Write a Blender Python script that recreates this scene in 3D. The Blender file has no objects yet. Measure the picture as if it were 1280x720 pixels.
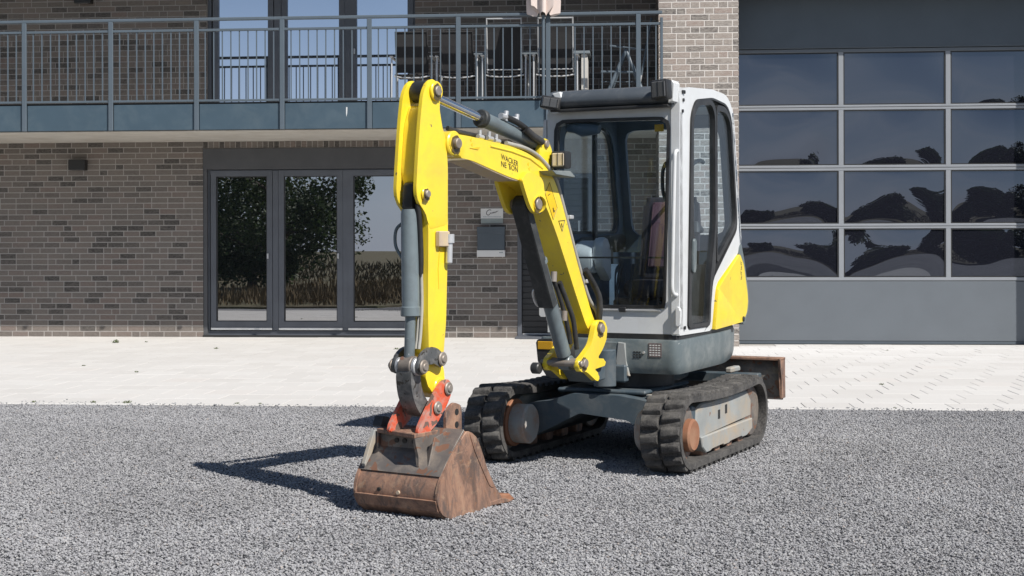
import bpy, bmesh, math, random
from math import sin, cos, pi, radians
from mathutils import Vector, Matrix

# ------------------------------------------------------------------ camera, light, exposure
scene = bpy.context.scene
COL = scene.collection
rnd = random.Random(7)

cam_data = bpy.data.cameras.new('camera')
cam = bpy.data.objects.new('camera', cam_data)
COL.objects.link(cam)
cam_data.sensor_width = 36.0
cam_data.lens = 1800.0 / 1280.0 * 36.0
cam_data.shift_y = -48.0 / 1280.0
cam_data.clip_start = 0.1
cam_data.clip_end = 3000.0
_yaw = radians(4.6)
_fw = Vector((-sin(_yaw), cos(_yaw), 0)); _rt = Vector((cos(_yaw), sin(_yaw), 0)); _up = Vector((0, 0, 1))
cam.matrix_world = (Matrix.Translation((0, 0, 1.32)) @
    Matrix((_rt, _up, -_fw)).transposed().to_4x4() @ Matrix.Rotation(-0.0022, 4, 'Z'))
scene.camera = cam

SUN_DIR = Vector((0.72, -0.67, 1.0)).normalized()          # towards the sun: behind the camera, to the right
world = bpy.data.worlds.new('World'); scene.world = world
world.use_nodes = True
wn = world.node_tree.nodes; wl = world.node_tree.links
wn.clear()
w_out = wn.new('ShaderNodeOutputWorld'); w_bg = wn.new('ShaderNodeBackground')
sky = wn.new('ShaderNodeTexSky'); sky.sky_type = 'NISHITA'; sky.sun_disc = False
sky.sun_elevation = math.asin(SUN_DIR.z)
sky.sun_rotation = math.atan2(SUN_DIR.x, SUN_DIR.y)
sky.altitude = 0; sky.air_density = 1.0; sky.dust_density = 0.25; sky.ozone_density = 3.0
w_bg.inputs['Strength'].default_value = 0.058
# pale haze low over the horizon and thin fair-weather cloud, the same all round the sky
def _w(t, **kw):
    n = wn.new(t)
    for k, v in kw.items(): setattr(n, k, v)
    return n
tc = _w('ShaderNodeTexCoord'); sx = _w('ShaderNodeSeparateXYZ'); wl.new(tc.outputs['Generated'], sx.inputs[0])
hz = _w('ShaderNodeMapRange', interpolation_type='SMOOTHSTEP'); hz.inputs[1].default_value = 0.0; hz.inputs[2].default_value = 0.28; hz.inputs[3].default_value = 0.62; hz.inputs[4].default_value = 0.0
wl.new(sx.outputs['Z'], hz.inputs[0])
mh = _w('ShaderNodeMix', data_type='RGBA'); wl.new(hz.outputs[0], mh.inputs[0]); wl.new(sky.outputs['Color'], mh.inputs[6]); mh.inputs[7].default_value = (10.0, 11.6, 15.0, 1)
mp = _w('ShaderNodeMapping'); mp.inputs['Scale'].default_value = (2.2, 2.2, 6.5); wl.new(tc.outputs['Generated'], mp.inputs['Vector'])
cn = _w('ShaderNodeTexNoise'); cn.inputs['Scale'].default_value = 1.6; cn.inputs['Detail'].default_value = 7; cn.inputs['Roughness'].default_value = 0.55
wl.new(mp.outputs[0], cn.inputs['Vector'])
cr = _w('ShaderNodeMapRange', interpolation_type='SMOOTHSTEP'); cr.inputs[1].default_value = 0.52; cr.inputs[2].default_value = 0.72; cr.inputs[3].default_value = 0.0; cr.inputs[4].default_value = 0.55
wl.new(cn.outputs['Fac'], cr.inputs[0])
mc = _w('ShaderNodeMix', data_type='RGBA'); wl.new(cr.outputs[0], mc.inputs[0]); wl.new(mh.outputs[2], mc.inputs[6]); mc.inputs[7].default_value = (11.5, 12.2, 13.6, 1)
wl.new(mc.outputs[2], w_bg.inputs['Color']); wl.new(w_bg.outputs['Background'], w_out.inputs['Surface'])

sun_data = bpy.data.lights.new('sun', 'SUN'); sun_data.energy = 5.0; sun_data.angle = radians(0.5)
sun_data.color = (1.0, 0.95, 0.885)
sun = bpy.data.objects.new('sun', sun_data); COL.objects.link(sun)
sun.rotation_euler = SUN_DIR.to_track_quat('Z', 'Y').to_euler()
sun.location = (10, -10, 14)

vs = scene.view_settings
vs.view_transform = 'Standard'; vs.look = 'None'; vs.exposure = 0.2; vs.gamma = 1.0
scene.cycles.max_bounces = 8; scene.cycles.transparent_max_bounces = 16
scene.cycles.glossy_bounces = 4; scene.cycles.diffuse_bounces = 4

# ------------------------------------------------------------------ mesh helpers
def obj(name, bm, mat, parent=None, smooth=None, label=None, kind=None, cat=None, group=None):
    bmesh.ops.recalc_face_normals(bm, faces=bm.faces)
    me = bpy.data.meshes.new(name); bm.to_mesh(me); bm.free()
    if smooth:
        me.shade_smooth(); me.set_sharp_from_angle(angle=radians(smooth))
    return link(name, me, mat, parent, label, kind, cat, group)

def link(name, me, mat=None, parent=None, label=None, kind=None, cat=None, group=None, loc=None):
    o = bpy.data.objects.new(name, me); COL.objects.link(o)
    if mat is not None and not me.materials: me.materials.append(mat)
    if parent is not None: o.parent = parent
    if loc is not None: o.location = loc
    return tag(o, label, cat, group, kind)

def tag(o, label=None, cat=None, group=None, kind=None):
    if label: o['label'] = label
    if cat: o['category'] = cat
    if group: o['group'] = group
    if kind: o['kind'] = kind
    return o

def empty(name, loc, rz=0.0, label=None, cat=None, group=None):
    o = bpy.data.objects.new(name, None); COL.objects.link(o)
    o.location = loc; o.rotation_euler = (0, 0, rz); o.empty_display_size = 0.2
    return tag(o, label, cat, group)

def copy_tree(o, parent=None):
    c = o.copy(); COL.objects.link(c)
    if parent is not None: c.parent = parent
    for ch in list(o.children): copy_tree(ch, c)
    return c

def merge(bm, t):
    vm = {v: bm.verts.new(v.co) for v in t.verts}
    for f in t.faces:
        try: nf = bm.faces.new([vm[v] for v in f.verts]); nf.smooth = f.smooth
        except ValueError: pass
    t.free()

def box(bm, x0, x1, y0, y1, z0, z1, bev=0.0, seg=1, M=None):
    t = bmesh.new()
    bmesh.ops.create_cube(t, size=1.0)
    c = Vector(((x0+x1)/2, (y0+y1)/2, (z0+z1)/2)); s = (abs(x1-x0), abs(y1-y0), abs(z1-z0))
    for v in t.verts: v.co = Vector((v.co.x*s[0], v.co.y*s[1], v.co.z*s[2])) + c
    if bev: bmesh.ops.bevel(t, geom=list(t.edges), offset=min(bev, min(s)*0.45), segments=seg, affect='EDGES', profile=0.5)
    if M is not None:
        for v in t.verts: v.co = M(v.co) if callable(M) else M @ v.co
    merge(bm, t)

def rounded(poly, rad, n=4):
    """poly with its corners rounded; rad a number or one per corner"""
    out = []; N = len(poly)
    for i, p in enumerate(poly):
        r = rad[i] if isinstance(rad, (list, tuple)) else rad
        p = Vector(p); a = Vector(poly[i-1]); b = Vector(poly[(i+1) % N])
        if r <= 0: out.append(tuple(p)); continue
        d = min(r, (a-p).length*0.48, (b-p).length*0.48)
        p0 = p + (a-p).normalized()*d; p1 = p + (b-p).normalized()*d
        for k in range(n+1):
            t = k/n; q = p0*(1-t)**2 + p*2*t*(1-t) + p1*t*t
            out.append(tuple(q))
    return out

def prism(bm, poly, t0, t1, fn, bev=0.0, seg=1):
    """2-D outline (a,b) extruded from t0 to t1; fn(a,b,t) -> point"""
    t = bmesh.new()
    lo = [t.verts.new((a, b, t0)) for a, b in poly]; hi = [t.verts.new((a, b, t1)) for a, b in poly]
    n = len(poly)
    f0 = t.faces.new(lo[::-1]); f1 = t.faces.new(hi)
    for i in range(n): t.faces.new((lo[i], lo[(i+1) % n], hi[(i+1) % n], hi[i]))
    if bev:
        es = [e for e in t.edges if abs(e.verts[0].co.z-e.verts[1].co.z) < 1e-6]
        bmesh.ops.bevel(t, geom=es, offset=bev, segments=seg, affect='EDGES', profile=0.5)
    ng = [f for f in t.faces if len(f.verts) > 4]
    if ng: bmesh.ops.triangulate(t, faces=ng)
    for v in t.verts: v.co = Vector(fn(*v.co))
    merge(bm, t)

def frame_prism(bm, outer, inner, t0, t1, fn):
    """a flat ring between two outlines with the same number of points, extruded"""
    n = len(outer)
    V = [[bm.verts.new(fn(a, b, t)) for a, b in poly] for t in (t0, t1) for poly in (outer, inner)]
    o0, i0, o1, i1 = V
    for i in range(n):
        j = (i+1) % n
        bm.faces.new((o0[i], o0[j], i0[j], i0[i])); bm.faces.new((o1[i], i1[i], i1[j], o1[j]))
        bm.faces.new((o0[i], o1[i], o1[j], o0[j])); bm.faces.new((i0[i], i0[j], i1[j], i1[i]))

def tube(bm, pts, r, n=10, caps=True):
    pts = [Vector(p) for p in pts]; m = len(pts)
    rr = r if isinstance(r, (list, tuple)) else [r]*m
    rings = []; ref = None
    for i, p in enumerate(pts):
        if i == 0: d = pts[1]-p
        elif i == m-1: d = p-pts[i-1]
        else: d = (pts[i+1]-p).normalized() + (p-pts[i-1]).normalized()
        d.normalize()
        if ref is None:
            ref = d.cross(Vector((0, 0, 1)))
            if ref.length < 1e-3: ref = d.cross(Vector((1, 0, 0)))
            ref.normalize()
        ref = (ref - d*ref.dot(d)).normalized(); up = d.cross(ref)
        rings.append([bm.verts.new(p + (ref*cos(2*pi*k/n) + up*sin(2*pi*k/n))*rr[i]) for k in range(n)])
    for a, b in zip(rings, rings[1:]):
        for k in range(n): bm.faces.new((a[k], a[(k+1) % n], b[(k+1) % n], b[k]))
    if caps: bm.faces.new(rings[0][::-1]); bm.faces.new(rings[-1])

def cyl(bm, p, q, r, n=20, bev=0.0):
    p = Vector(p); q = Vector(q); d = (q-p)
    if bev:
        b = d.normalized()*bev
        tube(bm, [p, p+b, q-b, q], [r-bev, r, r, r-bev], n)
    else: tube(bm, [p, q], r, n)

def spline(pts, n=6):
    """Catmull-Rom through points"""
    P = [Vector(p) for p in pts]; P = [P[0]*2-P[1]] + P + [P[-1]*2-P[-2]]
    out = []
    for i in range(1, len(P)-2):
        for k in range(n):
            t = k/n; a, b, c, d = P[i-1], P[i], P[i+1], P[i+2]
            out.append(0.5*((2*b) + (c-a)*t + (2*a-5*b+4*c-d)*t*t + (3*b-a-3*c+d)*t**3))
    out.append(P[-2]); return out

# ------------------------------------------------------------------ materials
class NT:
    def __init__(s, name):
        s.m = bpy.data.materials.new(name); s.m.use_nodes = True
        s.n = s.m.node_tree.nodes; s.l = s.m.node_tree.links
        s.b = s.n['Principled BSDF']; s.out = s.n['Material Output']
    def add(s, t, **kw):
        n = s.n.new(t)
        for k, v in kw.items(): setattr(n, k, v)
        return n
    def lk(s, a, b): s.l.new(a, b)
    def coord(s, which='Object'): return s.add('ShaderNodeTexCoord').outputs[which]
    def pos(s): return s.add('ShaderNodeNewGeometry').outputs['Position']
    def noise(s, scale, detail=4, rough=0.6, vec=None, dist=0.0):
        n = s.add('ShaderNodeTexNoise'); n.inputs['Scale'].default_value = scale
        n.inputs['Detail'].default_value = detail; n.inputs['Roughness'].default_value = rough
        n.inputs['Distortion'].default_value = dist
        if vec is not None: s.lk(vec, n.inputs['Vector'])
        return n.outputs['Fac']
    def ramp(s, fac, stops, interp='LINEAR'):
        r = s.add('ShaderNodeValToRGB'); r.color_ramp.interpolation = interp
        e = r.color_ramp.elements
        while len(e) < len(stops): e.new(0.5)
        for el, (p, c) in zip(e, stops):
            el.position = p; el.color = (*c, 1) if isinstance(c, (tuple, list)) else (c, c, c, 1)
        s.lk(fac, r.inputs['Fac']); return r.outputs['Color']
    def mix(s, fac, a, b, mode='MIX'):
        n = s.add('ShaderNodeMix', data_type='RGBA', blend_type=mode)
        for key, v in ((0, fac), (6, a), (7, b)):
            if hasattr(v, 'is_linked'): s.lk(v, n.inputs[key])
            elif key == 0: n.inputs[0].default_value = v
            else: n.inputs[key].default_value = (*v, 1)
        return n.outputs[2]
    def math(s, op, a, b=0.0):
        n = s.add('ShaderNodeMath', operation=op)
        for i, v in enumerate((a, b)):
            if hasattr(v, 'is_linked'): s.lk(v, n.inputs[i])
            else: n.inputs[i].default_value = v
        return n.outputs[0]
    def bump(s, h, strength=0.3, dist=0.01):
        n = s.add('ShaderNodeBump'); n.inputs['Strength'].default_value = strength
        n.inputs['Distance'].default_value = dist; s.lk(h, n.inputs['Height'])
        s.lk(n.outputs['Normal'], s.b.inputs['Normal'])
    def set(s, **kw):
        for k, v in kw.items():
            k = k.replace('_', ' ')
            i = s.b.inputs[k]
            if hasattr(v, 'is_linked'): s.lk(v, i)
            elif isinstance(v, (tuple, list)): i.default_value = (*v, 1)
            else: i.default_value = v
        return s

def paint(name, col, rough=0.4, metal=0.0, var=0.12, dirt=None, dirt_amt=0.35, dirt_scale=6.0, chips=None, chip_lvl=0.66, chip_scale=28.0, bump=0.15, bscale=60.0, coat=0.0):
    """painted or bare surface: slight tone variation, dirt patches and small chips"""
    m = NT(name); co = m.coord()
    big = m.noise(3.1, 4, 0.6, co)
    c = m.mix(m.ramp(big, [(0.3, 0.0), (0.7, 1.0)]), tuple(x*(1-var) for x in col), tuple(min(1, x*(1+var)) for x in col))
    if dirt:
        d = m.noise(dirt_scale, 8, 0.7, co, 0.4)
        c = m.mix(m.math('MULTIPLY', m.ramp(d, [(0.45, 0.0), (0.68, 1.0)]), dirt_amt), c, dirt)
    if chips:
        k = m.noise(chip_scale, 3, 0.55, co, 0.6)
        c = m.mix(m.ramp(k, [(chip_lvl, 0.0), (chip_lvl+0.02, 1.0)]), c, chips)
    fine = m.noise(bscale, 5, 0.6, co)
    m.set(Base_Color=c, Roughness=m.math('ADD', m.math('MULTIPLY', m.math('SUBTRACT', fine, 0.5), 0.25), rough), Metallic=metal)
    if coat: m.set(Coat_Weight=coat, Coat_Roughness=0.12)
    if bump: m.bump(fine, bump, 0.002)
    return m.m

def mat_brick(name='brick_clay', gain=1.0, bloom=0.55):
    m = NT(name)
    g = m.add('ShaderNodeNewGeometry'); oi = m.add('ShaderNodeObjectInfo')
    r = m.math('FRACT', m.math('ADD', g.outputs['Random Per Island'], oi.outputs['Random']))
    base = m.ramp(r, [(0.0, (0.05, 0.047, 0.047)), (0.14, (0.10, 0.09, 0.086)), (0.22, (0.17, 0.148, 0.137)), (0.5, (0.23, 0.20, 0.182)), (0.75, (0.255, 0.215, 0.195)), (0.88, (0.25, 0.19, 0.17)), (1.0, (0.22, 0.2, 0.188))])
    p = m.pos()
    mp = m.add('ShaderNodeMapping'); mp.inputs['Scale'].default_value = (1.0, 1.0, 2.6); m.lk(p, mp.inputs['Vector'])
    n1 = m.noise(22, 6, 0.7, mp.outputs[0], 0.5); n2 = m.noise(120, 4, 0.6, p)
    c = m.mix(m.ramp(n1, [(0.38, 0.0), (0.62, 1.0)]), base, (0.34, 0.315, 0.29), 'MIX')
    c = m.mix(bloom, c, base)
    c = m.mix(1.0, c, (gain*1.01, gain, gain*0.975), 'MULTIPLY')
    c = m.mix(m.math('MULTIPLY', m.ramp(n2, [(0.3, 1.0), (0.5, 0.0)]), 0.45), c, (0.07, 0.06, 0.055))
    m.set(Base_Color=c, Roughness=0.9); m.bump(m.math('ADD', m.math('MULTIPLY', n1, 1.5), n2), 0.6, 0.004)
    return m.m

def mat_mortar(name='mortar', gain=1.0):
    m = NT(name); p = m.pos()
    n = m.noise(40, 6, 0.7, p)
    m.set(Base_Color=m.ramp(n, [(0.3, tuple(gain*v for v in (0.50, 0.47, 0.44))), (0.7, tuple(gain*v for v in (0.62, 0.59, 0.555)))]), Roughness=0.95)
    m.bump(m.noise(180, 3, 0.6, p), 0.5, 0.003); return m.m

def mat_glass(name, tint=(0.8, 0.84, 0.85), extra=0.0, dust=0.03):
    """clear pane: see-through, with a Fresnel reflection and a film of dust"""
    m = NT(name); n = m.n; m.n.remove(m.b)
    tr = m.add('ShaderNodeBsdfTransparent'); tr.inputs['Color'].default_value = (*tint, 1)
    gl = m.add('ShaderNodeBsdfGlossy'); gl.inputs['Roughness'].default_value = 0.0
    df = m.add('ShaderNodeBsdfDiffuse'); df.inputs['Color'].default_value = (0.5, 0.48, 0.45, 1)
    fr = m.add('ShaderNodeLayerWeight'); fr.inputs['Blend'].default_value = 0.5
    fac = m.math('ADD', m.math('MULTIPLY', m.math('POWER', fr.outputs['Facing'], 5.0), 0.45), 0.02 + extra)
    a = m.add('ShaderNodeMixShader'); m.lk(fac, a.inputs[0]); m.lk(tr.outputs[0], a.inputs[1]); m.lk(gl.outputs[0], a.inputs[2])
    b = m.add('ShaderNodeMixShader')
    m.lk(m.math('MULTIPLY', m.ramp(m.noise(5, 5, 0.7, m.coord()), [(0.35, 0.2), (0.75, 1.0)]), dust), b.inputs[0])
    m.lk(a.outputs[0], b.inputs[1]); m.lk(df.outputs[0], b.inputs[2]); m.lk(b.outputs[0], m.out.inputs['Surface'])
    return m.m

def mat_mirrorpane(name, refl, dark=(0.012, 0.014, 0.016), wav=0.0, wscale=2.0, tint=(1, 1, 1)):
    """building glass with an unlit room behind: dark body under a clear reflection, slightly wavy"""
    m = NT(name); m.n.remove(m.b)
    df = m.add('ShaderNodeBsdfDiffuse'); df.inputs['Color'].default_value = (*dark, 1)
    gl = m.add('ShaderNodeBsdfGlossy'); gl.inputs['Roughness'].default_value = 0.0; gl.inputs['Color'].default_value = (*tint, 1)
    fr = m.add('ShaderNodeLayerWeight'); fr.inputs['Blend'].default_value = 0.5
    fac = m.math('ADD', m.math('MULTIPLY', fr.outputs['Fresnel'], 1-refl), refl-0.03)
    a = m.add('ShaderNodeMixShader'); m.lk(fac, a.inputs[0]); m.lk(df.outputs[0], a.inputs[1]); m.lk(gl.outputs[0], a.inputs[2])
    if wav:
        h = m.noise(wscale, 0, 0.4, m.pos())
        b = m.add('ShaderNodeBump'); b.inputs['Strength'].default_value = 1.0; b.inputs['Distance'].default_value = wav
        m.lk(h, b.inputs['Height']); m.lk(b.outputs['Normal'], gl.inputs['Normal'])
    m.lk(a.outputs[0], m.out.inputs['Surface']); return m.m

def mat_gravel(name, stone=False):
    m = NT(name); p = m.pos()
    cols = [(0.0, (0.06, 0.062, 0.068)), (0.08, (0.17, 0.174, 0.184)), (0.2, (0.285, 0.28, 0.294)), (0.6, (0.345, 0.351, 0.366)), (0.985, (0.43, 0.43, 0.43)), (1.0, (0.40, 0.34, 0.30))]
    if stone:
        oi = m.add('ShaderNodeObjectInfo')
        c = m.ramp(oi.outputs['Random'], cols)
        n = m.noise(150, 3, 0.6, p)
        c = m.mix(m.math('MULTIPLY', n, 0.35), c, (0.2, 0.2, 0.21))
        c = m.mix(1.0, c, m.ramp(m.noise(0.55, 5, 0.65, p, 0.6), [(0.32, 0.84), (0.68, 1.12)]), 'MULTIPLY')
        m.set(Base_Color=c, Roughness=0.85)
    else:
        v = m.add('ShaderNodeTexVoronoi'); v.inputs['Scale'].default_value = 115; m.lk(p, v.inputs['Vector'])
        s = m.add('ShaderNodeSeparateColor'); m.lk(v.outputs['Color'], s.inputs[0])
        c = m.ramp(s.outputs[0], cols)
        e = m.ramp(v.outputs['Distance'], [(0.3, 0.0), (0.75, 1.0)])
        c = m.mix(1.0, m.mix(m.math('MULTIPLY', e, 0.35), c, (0.12, 0.12, 0.125)), m.ramp(m.noise(0.55, 5, 0.65, p, 0.6), [(0.32, 0.84), (0.68, 1.12)]), 'MULTIPLY')
        m.set(Base_Color=c, Roughness=0.9)
        m.bump(m.math('SUBTRACT', 1.0, v.outputs['Distance']), 0.9, 0.012)
    return m.m

def mat_slab():
    m = NT('paving_concrete'); p = m.pos()
    g = m.add('ShaderNodeNewGeometry'); oi = m.add('ShaderNodeObjectInfo')
    r = m.math('FRACT', m.math('ADD', g.outputs['Random Per Island'], oi.outputs['Random']))
    c = m.ramp(r, [(0.0, (0.585, 0.572, 0.55)), (0.5, (0.615, 0.603, 0.583)), (0.9, (0.635, 0.625, 0.605)), (1.0, (0.615, 0.59, 0.565))])
    n = m.noise(1.1, 6, 0.65, p)
    c = m.mix(m.math('MULTIPLY', m.ramp(n, [(0.4, 0.0), (0.7, 1.0)]), 0.3), c, (0.56, 0.545, 0.52))
    f = m.noise(160, 4, 0.7, p)
    c = m.mix(m.math('MULTIPLY', f, 0.12), c, (0.4, 0.39, 0.37))
    m.set(Base_Color=c, Roughness=0.9); m.bump(f, 0.2, 0.002); return m.m

def mat_rubber():
    m = NT('track_rubber'); co = m.coord(); p = m.pos()
    d = m.noise(9, 8, 0.75, p, 0.3); f = m.noise(90, 4, 0.7, p)
    up = m.add('ShaderNodeSeparateXYZ'); m.lk(m.add('ShaderNodeNewGeometry').outputs['Normal'], up.inputs[0])
    c = m.mix(m.math('MULTIPLY', m.ramp(d, [(0.4, 0.0), (0.7, 1.0)]), 0.6), (0.032, 0.031, 0.031), (0.2, 0.19, 0.175))
    c = m.mix(m.math('MULTIPLY', m.ramp(f, [(0.45, 0.0), (0.7, 1.0)]), 0.35), c, (0.2, 0.19, 0.18))
    m.set(Base_Color=c, Roughness=0.85); m.bump(m.math('ADD', d, f), 0.5, 0.006); return m.m

def mat_rust():
    m = NT('rusty_steel'); co = m.coord()
    mp = m.add('ShaderNodeMapping'); mp.inputs['Scale'].default_value = (1.0, 1.0, 0.55); m.lk(co, mp.inputs['Vector'])
    a = m.noise(4.2, 9, 0.72, mp.outputs[0], 1.2); b = m.noise(13, 9, 0.75, mp.outputs[0], 0.8); d = m.noise(7, 6, 0.7, co, 1.5); f = m.noise(110, 4, 0.7, co); e = m.noise(40, 6, 0.7, co)
    c = m.ramp(a, [(0.34, (0.10, 0.078, 0.070)), (0.43, (0.185, 0.115, 0.085)), (0.52, (0.32, 0.19, 0.135)), (0.60, (0.41, 0.245, 0.165)), (0.70, (0.48, 0.36, 0.285))])
    c = m.mix(m.math('MULTIPLY', m.ramp(b, [(0.50, 0.0), (0.60, 1.0)]), 0.7), c, (0.105, 0.088, 0.082))
    c = m.mix(m.math('MULTIPLY', m.ramp(d, [(0.56, 0.0), (0.64, 1.0)]), 0.6), c, (0.42, 0.29, 0.20))
    c = m.mix(m.math('MULTIPLY', m.ramp(e, [(0.55, 0.0), (0.68, 1.0)]), 0.45), c, (0.36, 0.16, 0.075))
    m.set(Base_Color=c, Roughness=m.ramp(b, [(0.3, 0.5), (0.7, 0.8)]), Metallic=0.2); m.bump(m.math('ADD', b, f), 0.4, 0.003); return m.m

MAT = {}
def init_mats():
    M = MAT
    M['brick'] = mat_brick('brick_clay', 0.72); M['brick_sunlit_bloom'] = mat_brick('brick_sunlit_lime_bloom', 1.2, 0.25); M['mortar'] = mat_mortar('mortar', 0.66); M['mortar_sunlit'] = mat_mortar('mortar_sunlit', 1.1); M['slab'] = mat_slab(); M['joint'] = paint('joint_sand', (0.43, 0.415, 0.39), 0.95, bump=0.2)  # same brick and mortar: shade and sunlight put into the colours, besides lime bloom
    M['gravel'] = mat_gravel('gravel_ground'); M['stone'] = mat_gravel('gravel_stone', True); M['stone_loose'] = paint('loose_stone', (0.27, 0.275, 0.285), 0.9, var=0.3)
    M['rubber'] = mat_rubber(); M['rust'] = mat_rust()
    M['anthracite'] = paint('anthracite_frame', (0.105, 0.115, 0.135), 0.4, bump=0.05)
    M['rail'] = paint('railing_paint', (0.095, 0.122, 0.148), 0.38, var=0.06, bump=0.05)
    M['fascia'] = paint('fascia_sheet', (0.056, 0.09, 0.12), 0.42, var=0.05, dirt=(0.16, 0.2, 0.22), dirt_amt=0.2, dirt_scale=3, bump=0.05)
    M['shutter'] = paint('shutter_box_paint', (0.075, 0.078, 0.085), 0.5, bump=0.05)
    M['alu'] = paint('aluminium_strip', (0.6, 0.61, 0.62), 0.4, metal=0.5)
    M['door_panel'] = paint('garage_panel_paint', (0.125, 0.142, 0.16), 0.45, var=0.04, bump=0.08, bscale=25)
    M['door_rail'] = paint('garage_rail_paint', (0.245, 0.262, 0.285), 0.42, var=0.04, bump=0.05)
    M['lintel'] = paint('lintel_sheet', (0.08, 0.10, 0.12), 0.5, var=0.05, bump=0.05)
    M['black_door'] = paint('black_door_paint', (0.02, 0.021, 0.024), 0.35, bump=0.05)
    M['concrete'] = paint('soffit_concrete', (0.50, 0.475, 0.43), 0.9, var=0.08, dirt=(0.38, 0.34, 0.29), dirt_amt=0.6, dirt_scale=2.5, bump=0.3, bscale=90)
    M['pane'] = mat_mirrorpane('window_pane', 0.82, tint=(0.85, 0.895, 1.0), wav=0.0006, wscale=1.2)
    M['door_pane'] = mat_mirrorpane('terrace_door_pane', 0.37, tint=(0.96, 0.97, 1.0), wav=0.0005, wscale=1.5)
    M['garage_pane'] = mat_mirrorpane('garage_pane', 0.07, dark=(0.011, 0.012, 0.018), tint=(0.80, 0.87, 1.0), wav=0.020, wscale=1.25)
    M['yellow'] = paint('yellow_paint', (0.87, 0.66, 0.035), 0.38, var=0.05, dirt=(0.60, 0.42, 0.09), dirt_amt=0.4, dirt_scale=4.5, chips=(0.20, 0.15, 0.07), chip_lvl=0.71, bump=0.06, coat=0.25)
    M['white_cab'] = paint('cab_white_paint', (0.66, 0.68, 0.69), 0.36, var=0.03, dirt=(0.5, 0.5, 0.48), dirt_amt=0.3, bump=0.05, coat=0.2)
    M['grey_body'] = paint('body_grey_paint', (0.125, 0.155, 0.165), 0.42, var=0.1, dirt=(0.36, 0.37, 0.35), dirt_amt=0.4, chips=(0.45, 0.45, 0.43), chip_lvl=0.74, chip_scale=40, bump=0.1)
    M['grey_cyl'] = paint('cylinder_grey_paint', (0.15, 0.185, 0.20), 0.35, var=0.12, dirt=(0.085, 0.09, 0.095), dirt_amt=0.6, chips=(0.5, 0.5, 0.5), chip_lvl=0.72, bump=0.08)
    M['frame_grey'] = paint('undercarriage_shaded', (0.06, 0.085, 0.105), 0.55, var=0.1, dirt=(0.2, 0.2, 0.19), dirt_amt=0.4, bump=0.2)  # shadow of boom and body put into the colour, darker than the paint
    M['dusty_grey'] = paint('dusty_track_frame', (0.30, 0.315, 0.31), 0.7, var=0.15, dirt=(0.40, 0.325, 0.235), dirt_amt=0.9, dirt_scale=5, chips=(0.22, 0.12, 0.08), chip_lvl=0.7, chip_scale=22, bump=0.25)
    M['drive_drum'] = paint('drive_drum_lit', (0.36, 0.36, 0.345), 0.8, var=0.15, dirt=(0.36, 0.21, 0.13), dirt_amt=0.7, dirt_scale=9, bump=0.2)  # grey lightened to put sunlight into the drum's colour; brown is dirt
    M['orange_rust'] = paint('orange_rust_paint', (0.27, 0.12, 0.065), 0.75, var=0.25, dirt=(0.36, 0.22, 0.14), dirt_amt=0.6, bump=0.3)
    M['red'] = paint('worn_red_paint', (0.62, 0.10, 0.045), 0.5, var=0.2, dirt=(0.42, 0.36, 0.31), dirt_amt=0.95, dirt_scale=12, chips=(0.16, 0.11, 0.09), chip_lvl=0.56, chip_scale=17, bump=0.25)
    M['steel_dark'] = paint('dark_worn_steel', (0.155, 0.14, 0.13), 0.5, metal=0.2, var=0.3, dirt=(0.33, 0.28, 0.23), dirt_amt=0.8, dirt_scale=7, chips=(0.22, 0.12, 0.08), chip_lvl=0.57, chip_scale=13, bump=0.3)
    M['worn_link'] = paint('worn_link_steel', (0.10, 0.105, 0.108), 0.42, metal=0.3, var=0.25, dirt=(0.3, 0.29, 0.28), dirt_amt=0.7, dirt_scale=14, chips=(0.05, 0.045, 0.04), chip_lvl=0.6, chip_scale=30, bump=0.25)
    M['grease'] = paint('grease', (0.10, 0.07, 0.02), 0.3, var=0.3, bump=0.2)
    M['beige'] = paint('dusty_beige_metal', (0.5, 0.40, 0.30), 0.7, var=0.1, dirt=(0.62, 0.5, 0.2), dirt_amt=0.5, dirt_scale=9, bump=0.2)
    M['chrome'] = paint('chrome_rod', (0.72, 0.73, 0.75), 0.12, metal=1.0, var=0.03, bump=0.02)
    M['pin'] = paint('pin_steel', (0.30, 0.27, 0.24), 0.55, metal=0.35, dirt=(0.2, 0.15, 0.11), dirt_amt=0.7, bump=0.2)
    M['black'] = paint('black_plastic', (0.022, 0.023, 0.025), 0.45, var=0.15, dirt=(0.09, 0.09, 0.088), dirt_amt=0.35, bump=0.12)
    M['visor'] = paint('visor_plastic', (0.07, 0.082, 0.095), 0.35, var=0.1, dirt=(0.2, 0.2, 0.2), dirt_amt=0.4, bump=0.1)
    M['guard'] = paint('guard_plate', (0.03, 0.034, 0.036), 0.6, var=0.2, dirt=(0.10, 0.10, 0.10), dirt_amt=0.5, dirt_scale=12, bump=0.4)
    M['hose'] = paint('hose_rubber', (0.02, 0.02, 0.02), 0.5, dirt=(0.1, 0.1, 0.1), dirt_amt=0.4)
    M['hose_grey'] = paint('pale_hose', (0.38, 0.37, 0.33), 0.5, dirt=(0.2, 0.19, 0.17), dirt_amt=0.4)
    M['lens'] = paint('lamp_lens', (0.62, 0.53, 0.40), 0.15, bump=0.4, bscale=120, coat=0.8)
    M['lens_dark'] = paint('lamp_lens_dark', (0.09, 0.09, 0.09), 0.2, bump=0.4, bscale=120, coat=0.6)
    M['amber'] = paint('amber_reflector', (0.55, 0.30, 0.02), 0.3, bump=0.3, bscale=150)
    M['decal_black'] = paint('decal_black', (0.035, 0.033, 0.03), 0.5, bump=0)
    M['decal_yellow'] = paint('decal_yellow', (0.82, 0.53, 0.012), 0.45, dirt=(0.3, 0.2, 0.05), dirt_amt=0.3, bump=0)
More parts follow.
